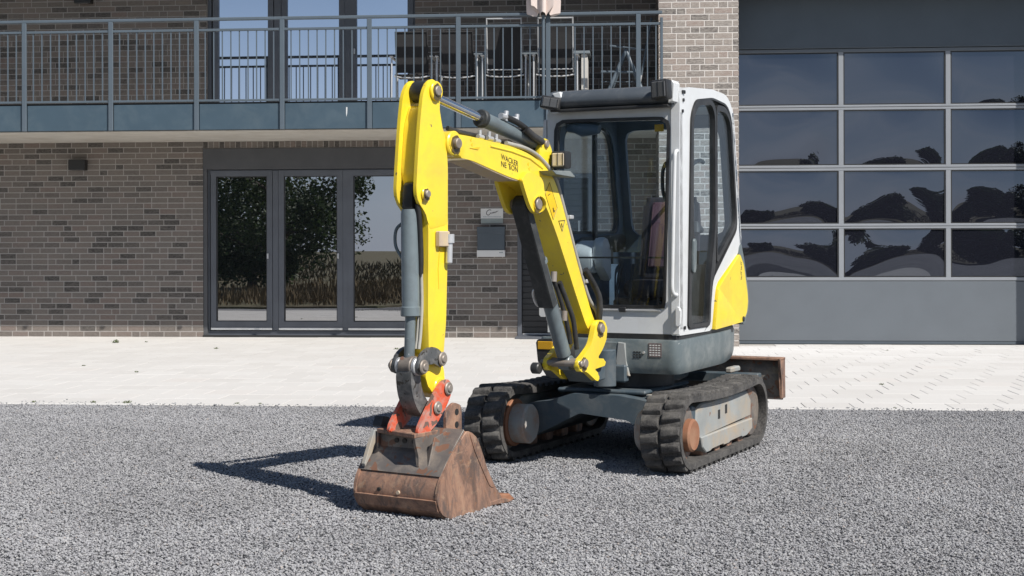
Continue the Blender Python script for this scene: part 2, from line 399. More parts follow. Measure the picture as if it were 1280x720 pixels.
    M['decal_dark'] = paint('warning_sticker', (0.10, 0.085, 0.085), 0.5, dirt=(0.28, 0.2, 0.2), dirt_amt=0.7, dirt_scale=40, bump=0)
    M['cab_glass'] = mat_glass('cab_glass', (0.90, 0.945, 0.97), 0.008, 0.012)
    M['seat'] = paint('seat_vinyl', (0.035, 0.03, 0.035), 0.6, bump=0.3)
    M['purple'] = paint('seat_cover', (0.10, 0.05, 0.065), 0.75, var=0.2, bump=0.3)
    M['interior'] = paint('interior_blue_cast', (0.085, 0.12, 0.165), 0.6, bump=0.1)  # blue cast of the windscreen put into the colour of the grey trim
    M['white_bag'] = paint('white_plastic_cover', (0.62, 0.63, 0.63), 0.35, var=0.05, bump=0.5, bscale=14)
    M['white_sheet'] = paint('sign_white', (0.68, 0.68, 0.67), 0.45, var=0.03, bump=0)
    M['sign_glass'] = paint('sign_lower_strip', (0.30, 0.34, 0.33), 0.3, bump=0)
    M['mailbox'] = paint('mailbox_paint', (0.075, 0.095, 0.115), 0.42, bump=0.05)
    M['lamp_black'] = paint('wall_lamp_black', (0.02, 0.02, 0.02), 0.5, bump=0.05)
    M['fabric_black'] = paint('sling_fabric', (0.022, 0.022, 0.024), 0.8, bump=0.3, bscale=200)
    M['cloth'] = paint('parasol_cloth', (0.62, 0.53, 0.49), 0.85, var=0.06, bump=0.3, bscale=60)
    M['table'] = paint('table_grey', (0.20, 0.235, 0.26), 0.5)
    M['pale_table'] = paint('table_leg_pale', (0.58, 0.57, 0.54), 0.5)
    M['straw'] = paint('dry_grass', (0.17, 0.125, 0.065), 0.9, var=0.3, bump=0)
    M['soil'] = paint('field_earth', (0.14, 0.115, 0.07), 0.95, var=0.3, dirt=(0.09, 0.11, 0.045), dirt_amt=0.8, dirt_scale=1.2, bump=0.4)
    M['weed'] = paint('weed_leaf', (0.09, 0.12, 0.04), 0.7, var=0.3, bump=0)
    M['bark'] = paint('bark', (0.09, 0.075, 0.06), 0.95, bump=0.6)
    for i, c in enumerate(((0.045, 0.075, 0.026), (0.06, 0.085, 0.03), (0.075, 0.09, 0.04))):
        m = NT('foliage'); g = m.add('ShaderNodeNewGeometry')
        cc = m.ramp(g.outputs['Random Per Island'], [(0.0, tuple(x*0.65 for x in c)), (0.6, c), (1.0, tuple(x*1.4 for x in c))])
        m.set(Base_Color=cc, Roughness=0.6)
        tl = m.add('ShaderNodeBsdfTranslucent'); m.lk(cc, tl.inputs['Color'])
        mx = m.add('ShaderNodeMixShader'); mx.inputs[0].default_value = 0.3
        m.lk(m.b.outputs[0], mx.inputs[1]); m.lk(tl.outputs[0], mx.inputs[2]); m.lk(mx.outputs[0], m.out.inputs['Surface'])
        M['leaf%d' % i] = m.m
init_mats()

# ------------------------------------------------------------------ ground
YW = 21.45      # recessed wall face
YP = 19.65      # pillar face
YG = 20.24      # garage door face
YB = 19.55      # balcony front
YE = 12.03      # edge between paving and gravel
PAVE_X0, PAVE_X1 = -11.0, 9.0

def ground():
    bm = bmesh.new()
    R = 900.0
    vs_ = [bm.verts.new(p) for p in ((-R, -R, -0.06), (R, -R, -0.06), (R, R, -0.06), (-R, R, -0.06))]
    bm.faces.new(vs_)
    obj('field', bm, MAT['soil'], kind='structure', label='dry grassy earth stretching away beyond the yard', cat='field')
    # gravel bed, gently uneven
    bm = bmesh.new(); r = random.Random(3)
    x0, x1, y0, y1 = -16.0, 16.0, -12.0, YE-0.01
    nx, ny = 120, 96; grid = []
    for j in range(ny+1):
        y = y0 + (y1-y0)*j/ny
        grid.append([bm.verts.new((x0+(x1-x0)*i/nx, y, -0.014 + r.uniform(-1, 1)*0.006)) for i in range(nx+1)])
    for j in range(ny):
        for i in range(nx): bm.faces.new((grid[j][i], grid[j][i+1], grid[j+1][i+1], grid[j+1][i]))
    obj('gravel_yard', bm, MAT['gravel'], kind='structure', smooth=180, label='grey crushed gravel yard in front of the pale paving', cat='gravel yard')
    # loose stones, instanced by geometry nodes over the part of the yard in view
    bm = bmesh.new()
    vs_ = [bm.verts.new(p) for p in ((-2.6, 4.9, 0), (2.0, 4.9, 0), (4.0, YE-0.015, 0), (-6.1, YE-0.015, 0))]
    bm.faces.new(vs_)
    host = obj('gravel_stones', bm, MAT['stone'], kind='stuff', label='loose angular grey gravel stones covering the yard', cat='gravel')
    stones = bpy.data.collections.new('stone_shapes')
    for k in range(6):
        t = bmesh.new(); bmesh.ops.create_icosphere(t, subdivisions=1, radius=1.0)
        rr = random.Random(k)
        for v in t.verts:
            v.co = Vector((v.co.x*rr.uniform(0.75, 1.25), v.co.y*rr.uniform(0.6, 1.0), v.co.z*rr.uniform(0.4, 0.8)))
        bmesh.ops.recalc_face_normals(t, faces=t.faces)
        me = bpy.data.meshes.new('gravel_stone'); t.to_mesh(me); t.free(); me.materials.append(MAT['stone'])
        stones.objects.link(bpy.data.objects.new('gravel_stone', me))
    ng = bpy.data.node_groups.new('scatter_stones', 'GeometryNodeTree')
    ng.interface.new_socket('Geometry', in_out='INPUT', socket_type='NodeSocketGeometry')
    ng.interface.new_socket('Geometry', in_out='OUTPUT', socket_type='NodeSocketGeometry')
    N = ng.nodes; L = ng.links
    gi = N.new('NodeGroupInput'); go = N.new('NodeGroupOutput')
    dp = N.new('GeometryNodeDistributePointsOnFaces'); dp.inputs['Density'].default_value = 8500; dp.inputs['Seed'].default_value = 4
    ci = N.new('GeometryNodeCollectionInfo'); ci.inputs['Collection'].default_value = stones
    ci.inputs['Separate Children'].default_value = True; ci.inputs['Reset Children'].default_value = True
    ip = N.new('GeometryNodeInstanceOnPoints'); ip.inputs['Pick Instance'].default_value = True
    rv = N.new('FunctionNodeRandomValue'); rv.data_type = 'FLOAT_VECTOR'
    rv.inputs[0].default_value = (-0.5, -0.5, 0); rv.inputs[1].default_value = (0.5, 0.5, 6.283)
    rs = N.new('FunctionNodeRandomValue'); rs.data_type = 'FLOAT'; rs.inputs[2].default_value = 0.0034; rs.inputs[3].default_value = 0.0088
    L.new(gi.outputs[0], dp.inputs['Mesh']); L.new(dp.outputs['Points'], ip.inputs['Points'])
    L.new(ci.outputs[0], ip.inputs['Instance']); L.new(rv.outputs[0], ip.inputs['Rotation']); L.new(rs.outputs[1], ip.inputs['Scale'])
    sp = N.new('GeometryNodeSetPosition'); ro = N.new('FunctionNodeRandomValue'); ro.data_type = 'FLOAT_VECTOR'
    ro.inputs[0].default_value = (0, 0, -0.010); ro.inputs[1].default_value = (0, 0, 0.001)
    L.new(ip.outputs[0], sp.inputs['Geometry']); L.new(ro.outputs[0], sp.inputs['Offset'])
    L.new(sp.outputs[0], go.inputs[0])
    md = host.modifiers.new('scatter', 'NODES'); md.node_group = ng

def paving():
    bm = bmesh.new(); box(bm, PAVE_X0-6, PAVE_X1+6, YE, 24.0, -0.1, -0.006)
    pv = obj('paving', bm, MAT['joint'], kind='structure', label='pale concrete slab paving between gravel and building', cat='paving')
    r = random.Random(11); W = 0.40; P = 0.4025
    bm = bmesh.new(); box(bm, -W/2+0.001, W/2-0.001, -W/2+0.001, W/2-0.001, -0.05, 0.0, 0.0025); me = bpy.data.meshes.new('paving_slab'); bm.to_mesh(me); bm.free(); me.materials.append(MAT['slab'])
    cells = []
    # kerb row: a line of narrow edging stones along the gravel
    row = 0; y = YE + 0.10
    while y < YW:
        off = (row % 3) * P/3 + r.uniform(-0.03, 0.03)
        x = PAVE_X0 + off
        while x < PAVE_X1:
            if not (y + W/2 > YG-0.01 and 1.3 < x < 6.3) and not (y + W/2 > YP and x > 0.25 and x < 1.75): cells.append((x + P/2, y + P/2, r.uniform(-0.0012, 0.0012), r.uniform(-0.002, 0.002)))
            x += P
        y += P; row += 1
    def key(c):                                    # nearest first, and in view
        vx = (c[0] + 0.08*c[1]) / c[1]
        return (abs(vx) > 0.385, c[1])
    cells.sort(key=key)
    for c in cells[:300]:
        o = link('paving_slab', me, parent=pv, loc=(c[0]+r.uniform(-0.0017, 0.0017), c[1]+r.uniform(-0.001, 0.001), c[2])); o.rotation_euler = (0, 0, c[3])
    bm = bmesh.new()
    for c in cells[300:]:
        q = r.uniform(-0.0017, 0.0017); box(bm, c[0]+q-W/2+0.001, c[0]+q+W/2-0.001, c[1]-W/2+0.001, c[1]+W/2-0.001, -0.05, c[2], 0)
    obj('paving_slab_rest', bm, MAT['slab'], pv, kind='stuff')
    bm = bmesh.new(); x = PAVE_X0
    box(bm, -0.498, 0.498, YE, YE+0.096, -0.2, 0.002, 0.004); me2 = bpy.data.meshes.new('edging_stone'); bm.to_mesh(me2); bm.free(); me2.materials.append(MAT['slab'])
    while x < PAVE_X1:
        link('edging_stone', me2, parent=pv, loc=(x+0.5, 0, r.uniform(-0.002, 0.002))); x += 1.0

def verge():
    """rough ground with dry grass left of the yard, outside the picture but mirrored in the doors"""
    bm = bmesh.new()
    P = [(-5.7, 10.5), (-3.4, 5.5), (-2.4, 0.0), (-2.6, -12.0), (-40, -12.0), (-40, 10.8), (-12, 10.9)]
    lo = [bm.verts.new((x, y, -0.05)) for x, y in P]; hi = [bm.verts.new((x, y, 0.03)) for x, y in P]
    bm.faces.new(hi); n = len(P)
    for i in range(n): bm.faces.new((lo[i], lo[(i+1) % n], hi[(i+1) % n], hi[i]))
    bmesh.ops.triangulate(bm, faces=[f for f in bm.faces if len(f.verts) > 4])
    obj('verge', bm, MAT['soil'], kind='structure', label='rough brown verge beside the gravel yard', cat='verge')
    r = random.Random(41); bm = bmesh.new()
    for k in range(9000):
        y = r.uniform(-11, 10.3); e = -2.7 - max(0.0, y)*0.28; x = e - 0.15 - abs(r.gauss(0, 4.0))
        if r.random() < 0.5: x = round(x*1.3)/1.3 + r.gauss(0, 0.12)
        if x > e - 0.1: continue
        h = r.uniform(0.10, 0.42)*(0.45 if x > e-0.8 else 1.0); a = r.uniform(0, 6.28)
        d = Vector((r.gauss(0, 0.22), r.gauss(0, 0.22), 1)).normalized(); v = Vector((cos(a), sin(a), 0))
        leaf_quad(bm, Vector((x, y, 0.02)) + d*h*0.5, d, v, h, 0.05)
    obj('verge_grass', bm, MAT['straw'], kind='stuff', label='dry brown grass growing on the verge', cat='grass')

def stray_stones():
    r = random.Random(19); bm = bmesh.new()
    for k in range(420):
        x = r.uniform(-6, 4.2); d = abs(r.gauss(0, 0.05)) * (1 + 1.5*(sin(x*2.3)*sin(x*0.9) > 0.35)); s = r.uniform(0.004, 0.010)
        t = bmesh.new(); bmesh.ops.create_icosphere(t, subdivisions=1, radius=s)
        for v in t.verts: v.co = Vector((v.co.x*r.uniform(0.8, 1.3)+x, v.co.y*r.uniform(0.7, 1.1)+YE-0.012+d, v.co.z*r.uniform(0.5, 0.8)+0.004))
        merge(bm, t)
    obj('stray_stones', bm, MAT['stone_loose'], kind='stuff', label='grey stones strayed from the gravel onto the edge of the paving', cat='gravel')

# ------------------------------------------------------------------ bricks
CH = 0.085; JT = 0.0145; BL = 0.2365; BH = 0.111
def brick_mesh(L, H=CH-JT, name='brick', mat='brick'):
    bm = bmesh.new(); box(bm, -L/2, L/2, 0, 0.03, -H/2, H/2, 0.0015)
    me = bpy.data.meshes.new(name); bm.to_mesh(me); bm.free(); me.materials.append(MAT[mat]); return me
BRICKS = {}
def brick_rows(x0, x1, z0, z1, seed, headers=0.08, flemish=False, lead=0.0):
    """list of (x centre, z centre, length) in running bond between two jambs"""
    r = random.Random(seed); out = []; n = int(round((z1-z0)/CH))
    for k in range(n):
        z = z0 + (k+0.5)*CH + 0.0
        x = x0; i = k
        first = True
        while x < x1 - 0.03:
            if first:
                L = (BH if k % 2 else BL) if not flemish else (0.238 if k % 2 else 0.175)
                if not flemish and r.random() < 0.3: L = 0.175
            elif flemish: L = BL if (i % 2) else BH
            else: L = BH if r.random() < headers else BL
            if flemish and r.random() < 0.03: L = BL
            L = min(L, x1-x)
            if x1-(x+L+JT) < 0.05: L = x1-x
            out.append((x+L/2, z, L)); x += L+JT; first = False; i += 1
    return out

def lay(parent, rows, Y, n_single, view=None, face=None, mat='brick'):
    """lay bricks on a wall face; the n_single that show largest stay single objects, the rest is one mesh"""
    r = random.Random(5)
    if view: rows = sorted(rows, key=lambda c: (not (view[0] <= c[0] <= view[1] and view[2] <= c[1] <= view[3]), -c[2] if c[2] > 0.1 else 1))
    for (x, z, L) in rows[:n_single]:
        q = (round(L, 2), mat)
        if q not in BRICKS: BRICKS[q] = brick_mesh(L, mat=mat)
        link('brick', BRICKS[q], parent=parent, loc=(x, Y + r.uniform(-0.0015, 0.001), z))
    bm = bmesh.new()
    for (x, z, L) in rows[n_single:]:
        d = r.uniform(-0.0015, 0.001)
        if face is None: box(bm, x-L/2, x+L/2, Y+d, Y+0.03, z-(CH-JT)/2, z+(CH-JT)/2)
        else: face(bm, x, z, L, d)
    if rows[n_single:]: obj('brick_rest', bm, MAT[mat], parent, kind='stuff')
    else: bm.free()

def wall(parent, x0, x1, z0, z1, y0, y1):
    bm = bmesh.new(); box(bm, x0, x1, y0+0.003, y1, z0, z1)
    return obj('wall', bm, MAT['mortar'], parent)

# ------------------------------------------------------------------ the brick building with its balcony
ZS = 2.97; ZF = 3.35; ZC = 5.80; ZR = 7.6
def building():
    B = empty('brick_building', (-4.0, YW, 0), 0, 'dark brick building with a blue grey balcony over glazed terrace doors', 'building')
    B.location = (0, 0, 0)
    # ground floor walls, upper walls, and the return wall beside the pillar
    w = wall(B, -12.0, -6.44, -0.1, ZS, YW, YW+0.4); lay(w, brick_rows(-12.0, -6.44, 0.0, ZS, 1), YW, 190, (-9.1, -6.4, 0, 3.0))
    w = wall(B, -3.18, -1.645, -0.1, 2.868, YW, YW+0.4); lay(w, brick_rows(-3.18, -1.645, 0.0, 2.868, 2), YW, 60, (-2.75, -1.6, 0.0, 2.2))
    w = wall(B, -0.52, 0.60, -0.1, ZS, YW, YW+0.4); lay(w, brick_rows(-0.52, 0.42, 0.0, ZS, 3), YW, 0)
    w = wall(B, -12.0, -6.38, ZF-0.4, ZC, YW+0.002, YW+0.4); lay(w, brick_rows(-12.0, -6.38, ZF, ZC, 4), YW, 30, (-9.1, -6.4, 4.5, 5.2))
    w = wall(B, -3.178, 0.60, ZF-0.4, ZC, YW+0.002, YW+0.4); lay(w, brick_rows(-3.178, 0.42, ZF, ZC, 5), YW, 20, (-3.0, 0.4, 4.5, 5.2))
    # soldier course over the terrace doors
    bm = bmesh.new(); box(bm, -6.44, -3.18, YW+0.003, YW+0.4, 2.868, ZS); box(bm, -3.18, -1.645, YW+0.003, YW+0.4, 2.868, ZS)
    sc = obj('wall', bm, MAT['mortar'], B)
    bm = bmesh.new(); x = -6.435; rr = random.Random(9)
    while x < -1.7:
        box(bm, x, x+0.072, YW+rr.uniform(-0.002, 0.002), YW+0.03, 2.874, ZS-0.004); x += 0.0845
    obj('soldier_brick', bm, MAT['brick'], sc, kind='stuff')
    bm = bmesh.new(); box(bm, -1.645, -0.52, YW+0.007, YW+0.4, 2.45, ZS); obj('wall', bm, MAT['mortar'], B)
    # side wall of the loggia against the pillar (faces left, in shade)
    bm = bmesh.new(); box(bm, 0.427, 0.60, YP+0.3, YW+0.007, -0.1, ZC); sw = obj('wall', bm, MAT['mortar'], B)
    bm = bmesh.new(); r = random.Random(12)
    for (a, z, L) in brick_rows(YP+0.012, YW, 0.0, ZC, 6):
        box(bm, 0.42+r.uniform(-0.002, 0.002), 0.45, a-L/2, a+L/2, z-(CH-JT)/2, z+(CH-JT)/2)
    obj('brick_rest', bm, MAT['brick'], sw, kind='stuff')
    # slabs
    bm = bmesh.new(); box(bm, -12.0, 0.415, YB+0.05, YW+0.006, ZS, ZF-0.005, 0.006); obj('balcony_slab', bm, MAT['concrete'], B)
    bm = bmesh.new(); box(bm, -12.0, 6.6, YP+0.02, 27.0, ZC, ZC+0.35, 0.01); obj('roof', bm, MAT['concrete'], B)
    bm = bmesh.new(); box(bm, -12.0, 6.6, YP+0.004, YP+0.3, ZC+0.352, ZR); obj('parapet', bm, MAT['mortar'], B)
    # inner rooms, closed so that nothing shines through
    bm = bmesh.new(); box(bm, -12.0, 0.42, 26.6, 27.0, -0.1, ZC-0.002); obj('back_wall', bm, MAT['mortar'], B)
    # terrace doors: three glazed leaves under a shutter box
    F = MAT['anthracite']; yf = YW+0.045
    D = obj('terrace_door', outer_frame(-6.44, -3.18, 0.0, 2.545, yf+0.02, yf+0.10, 0.09, 0.09, 0.07, 0.09), F, B)
    for k, (a, b) in enumerate(((-6.248, -5.462), (-5.198, -4.381), (-4.132, -3.321))):
        s = bmesh.new(); frame_prism(s, rect(a-0.083, b+0.083, 0.105, 2.53), rect(a, b, 0.237, 2.442), yf-0.005, yf+0.06, XZ); obj('door_leaf', s, F, D)
        s = bmesh.new(); frame_prism(s, rect(a-0.0005, b+0.0005, 0.2365, 2.4425), rect(a+0.012, b-0.012, 0.249, 2.43), yf+0.008, yf+0.045, XZ); obj('glazing_bead', s, MAT['lamp_black'], D)
        s = bmesh.new(); box(s, a+0.004, b-0.004, yf+0.03, yf+0.034, 0.241, 2.438); obj('pane', s, MAT['door_pane'], D)
        s = bmesh.new(); box(s, a-0.08, b+0.08, yf-0.02, yf-0.002, 0.108, 0.142, 0.003); obj('weather_strip', s, MAT['alu'], D)
        if k < 2:
            s = bmesh.new(); box(s, b+0.004, b+0.03, yf-0.03, yf-0.006, 1.19, 1.27, 0.004); obj('handle', s, MAT['alu'], D)
    for x in (-5.33, -4.256):
        s = bmesh.new(); box(s, x-0.045, x+0.045, yf+0.001, yf+0.09, 0.1, 2.53, 0.004); obj('mullion', s, F, D)
    s = bmesh.new(); box(s, -6.435, -3.185, YW-0.012, YW+0.14, 2.548, 2.866, 0.004); obj('shutter_box', s, MAT['shutter'], D)
    for x in (-6.42, -3.20):
        s = bmesh.new(); box(s, x-0.022, x+0.042, YW+0.012, YW+0.09, 0.0, 2.547, 0.003); obj('guide_rail', s, MAT['shutter'], D)
    s = bmesh.new(); box(s, -6.44, -3.18, YW-0.02, yf+0.03, 0.0, 0.03, 0.004); obj('threshold', s, MAT['lamp_black'], D)
    # upper balcony window: three panes to above the picture
    W = obj('balcony_window', outer_frame(-6.38, -3.178, ZF+0.01, 5.78, yf+0.02, yf+0.10, 0.06, 0.06, 0.06, 0.06), F, B)
    for (a, b) in ((-6.206, -5.44), (-5.144, -4.347), (-4.078, -3.30)):
        s = bmesh.new(); frame_prism(s, rect(a-0.085, b+0.085, ZF+0.05, 5.73), rect(a, b, ZF+0.15, 5.63), yf-0.005, yf+0.06, XZ); obj('sash', s, F, W)
        s = bmesh.new(); box(s, a+0.001, b-0.001, yf+0.03, yf+0.034, ZF+0.151, 5.629); obj('pane', s, MAT['pane'], W)
    for x in (-5.292, -4.21):
        s = bmesh.new(); box(s, x-0.055, x+0.055, yf+0.004, yf+0.09, ZF+0.05, 5.74, 0.004); obj('mullion', s, F, W)
    s = bmesh.new(); box(s, -4.12, -4.095, yf-0.03, yf-0.006, 4.28, 4.36, 0.004); obj('handle', s, MAT['alu'], W)
    # dark house door with ribbed leaf
    H = obj('house_door', outer_frame(-1.643, -0.522, 0.0, 2.447, YW-0.01, YW+0.10, 0.06, 0.06, 0.06, 0.05), F, B)
    s = bmesh.new(); box(s, -1.582, -0.583, YW+0.06, YW+0.10, 0.05, 2.386); obj('door_leaf', s, MAT['black_door'], H)
    k = 0.12
    s = bmesh.new(); box(s, -0.495, 0.495, 0, 0.012, -0.038, 0.038, 0.004); me = bpy.data.meshes.new('slat'); s.to_mesh(me); s.free(); me.materials.append(MAT['black_door'])
    while k < 2.35: link('slat', me, parent=H, loc=(-1.0825, YW+0.046, k)); k += 0.086
    s = bmesh.new(); box(s, -1.57, -0.6, YW+0.03, YW+0.058, 0.052, 0.066); obj('weather_strip', s, MAT['alu'], H)
    s = bmesh.new(); cyl(s, (-0.72, YW-0.02, 0.75), (-0.72, YW-0.02, 1.75), 0.017, 12); obj('handle', s, MAT['alu'], H)
    s = bmesh.new(); box(s, -1.66, -0.50, 21.16, YW-0.012, 0.0, 0.035, 0.006); obj('door_step', s, MAT['anthracite'], H)
    balcony(B)
    return B

def XZ(a, b, t): return (a, t, b)
def rect(x0, x1, z0, z1): return [(x0, z0), (x1, z0), (x1, z1), (x0, z1)]
def outer_frame(x0, x1, z0, z1, y0, y1, l, rr, t, b):
    s = bmesh.new(); frame_prism(s, rect(x0, x1, z0, z1), rect(x0+l, x1-rr, z0+b, z1-t), y0, y1, XZ); return s

POSTS = [-11.9+0.055, -10.846, -9.628, -8.411, -7.17, -5.952, -4.746, -3.529, -2.302, -1.075, 0.147]
def balcony(B):
    R = MAT['rail']
    root = bmesh.new(); box(root, -12.0, 0.47, YB-0.025, YB+0.02, 4.497, 4.541, 0.008)
    R0 = obj('balcony_railing', root, R, B)
    s = bmesh.new(); box(s, -12.0, 0.455, YB-0.018, YB+0.018, 4.352, 4.386, 0.004); obj('middle_rail', s, R, R0)
    s = bmesh.new(); box(s, -12.0, 0.40, YB-0.018, YB+0.018, 3.378, 3.408, 0.004); obj('bottom_rail', s, R, R0)
    s = bmesh.new(); box(s, -0.032, 0.032, YB-0.033, YB+0.0, 2.985, 4.499, 0.005); me = bpy.data.meshes.new('post'); s.to_mesh(me); s.free(); me.materials.append(R)
    for x in POSTS: link('post', me, parent=R0, loc=(x, 0, 0))
    s = bmesh.new(); box(s, 0.44, 0.478, YB-0.03, YB+0.01, 3.36, 4.45, 0.005); obj('end_post', s, R, R0)
    s = bmesh.new(); box(s, -0.0075, 0.0075, YB-0.0075, YB+0.0075, 3.405, 4.355); me = bpy.data.meshes.new('baluster'); s.to_mesh(me); s.free(); me.materials.append(R)
    for a, b in zip(POSTS[2:], POSTS[3:]):
        for k in range(1, 10): link('baluster', me, parent=R0, loc=(a+(b-a)*k/10, 0, 0))
    for x in (0.27, 0.385): link('baluster', me, parent=R0, loc=(x, 0, 0))
    for a, b in zip(POSTS, POSTS[1:]+[0.46]):
        s = bmesh.new(); box(s, a+0.036, b-0.036, YB+0.002, YB+0.012, 2.99, 3.345, 0.002)
        obj('fascia_panel', s, MAT['fascia'], R0)
    s = bmesh.new(); prism(s, rounded([(-3.858, 3.285), (-3.838, 3.285), (-3.842, 3.20), (-3.853, 3.15), (-3.858, 3.20)], 0.006), YB-0.0005, YB+0.0018, XZ); obj('bird_dropping', s, MAT['white_bag'], R0)
    s = bmesh.new(); box(s, -12, 0.41, YB+0.02, YB+0.05, 2.985, 3.372); obj('fascia_backing', s, MAT['lamp_black'], R0)

def garage():
    G = empty('garage_hall', (0, 0, 0), 0, 'pale brick pillar and wide grey sectional garage door with dark panes', 'garage')
    bm = bmesh.new(); box(bm, 0.427, 1.493, YP+0.003, YG+0.3, -0.1, ZC-0.002); w = obj('pillar', bm, MAT['mortar_sunlit'], G)
    lay(w, brick_rows(0.42, 1.50, 0.0, ZC, 21, flemish=True), YP, 300, (0.4, 1.5, 1.0, 5.0), mat='brick_sunlit_bloom')
    bm = bmesh.new(); r = random.Random(4)                       # reveal beside the door
    for (a, z, L) in brick_rows(YP+0.012, YG-0.02, 0.0, 4.87, 8): box(bm, 1.47, 1.50+r.uniform(-0.002, 0.002), a-L/2, a+L/2, z-(CH-JT)/2, z+(CH-JT)/2)
    obj('brick_rest', bm, MAT['brick'], w, kind='stuff')
    bm = bmesh.new(); box(bm, 5.947, 7.2, YP+0.007, YG+0.3, -0.1, ZC-0.002); w = obj('pillar', bm, MAT['mortar'], G)
    lay(w, brick_rows(5.94, 7.2, 0.0, ZC, 23, flemish=True), YP, 0)
    bm = bmesh.new(); box(bm, 1.50, 5.94, YP+0.004, YG+0.3, 4.87, ZC-0.002); obj('lintel', bm, MAT['mortar'], G)
    bm = bmesh.new(); box(bm, 1.505, 5.935, YP+0.12, YG+0.02, 4.80, 4.868, 0.004); obj('lintel_soffit', bm, MAT['lamp_black'], G)
    bm = bmesh.new(); box(bm, 1.50, 5.94, YG-0.03, YG+0.02, 4.098, 4.80, 0.004); obj('header_panel', bm, MAT['lintel'], G)
    # the sectional door: bottom panel and four glazed sections
    bm = bmesh.new(); box(bm, 1.50, 5.94, YG, YG+0.045, 0.045, 0.872, 0.006); D = obj('garage_door', bm, MAT['door_panel'], G)
    bm = bmesh.new(); box(bm, 1.50, 5.94, YG+0.006, YG+0.04, 0.002, 0.044, 0.004); obj('bottom_seal', bm, MAT['lintel'], D)
    R = MAT['door_rail']
    secs = [(0.880, 1.628, 0.925, 1.600), (1.634, 2.436, 1.668, 2.402), (2.442, 3.276, 2.478, 3.243), (3.282, 4.092, 3.312, 4.043)]
    for k, (z0, z1, p0, p1) in enumerate(secs):
        top = MAT['door_panel'] if k == 3 else R
        bm = bmesh.new(); box(bm, 1.50, 5.94, YG-0.003, YG+0.045, z0, p0, 0.005); obj('rail', bm, R, D)
        bm = bmesh.new(); box(bm, 1.50, 5.94, YG-0.003, YG+0.045, p1, z1, 0.005); obj('rail', bm, top, D)
        ms = [(1.50, 1.527), (2.911, 2.979), (4.365, 4.432), (5.80, 5.94)]
        for a, b in ms:
            bm = bmesh.new(); box(bm, a, b, YG-0.001, YG+0.044, p0-0.004, p1+0.004, 0.004); obj('mullion', bm, R, D)
        for i, ((_, a), (b, _)) in enumerate(zip(ms, ms[1:])):
            bm = bmesh.new(); frame_prism(bm, rect(a-0.001, b+0.001, p0-0.001, p1+0.001), rect(a+0.016, b-0.016, p0+0.016, p1-0.016), YG+0.006, YG+0.03, XZ); obj('pane_gasket', bm, MAT['lamp_black'], D)
            # acrylic pane, bellied by heat and fixing
            bm = bmesh.new(); nx, nz = 28, 16; g = []
            rr = random.Random(100+k*7+i); cx, cz = rr.uniform(-0.2, 0.2), rr.uniform(-0.15, 0.15); amp = rr.uniform(0.006, 0.010)
            for q in range(nz+1):
                row_ = []
                for p in range(nx+1):
                    u = p/nx*2-1; v = q/nz*2-1
                    d = amp*(1-u*u)*(1-v*v)*(1+0.6*(u*cx+v*cz)*3) + 0.0016*sin(3.1*u+cx*9)*cos(2.2*v+cz*9)
                    row_.append(bm.verts.new((a+0.008+(b-a-0.016)*p/nx, YG+0.022-d, p0+0.008+(p1-p0-0.016)*q/nz)))
                g.append(row_)
            for q in range(nz):
                for p in range(nx): bm.faces.new((g[q][p], g[q][p+1], g[q+1][p+1], g[q+1][p]))
            for f in bm.faces: f.normal_update()
            obj('pane', bm, MAT['garage_pane'], D, smooth=180)
    bm = bmesh.new(); box(bm, 1.5, 5.94, YG+0.06, YG+0.1, 0.0, 4.86); obj('door_lining', bm, MAT['lamp_black'], G)
    return G

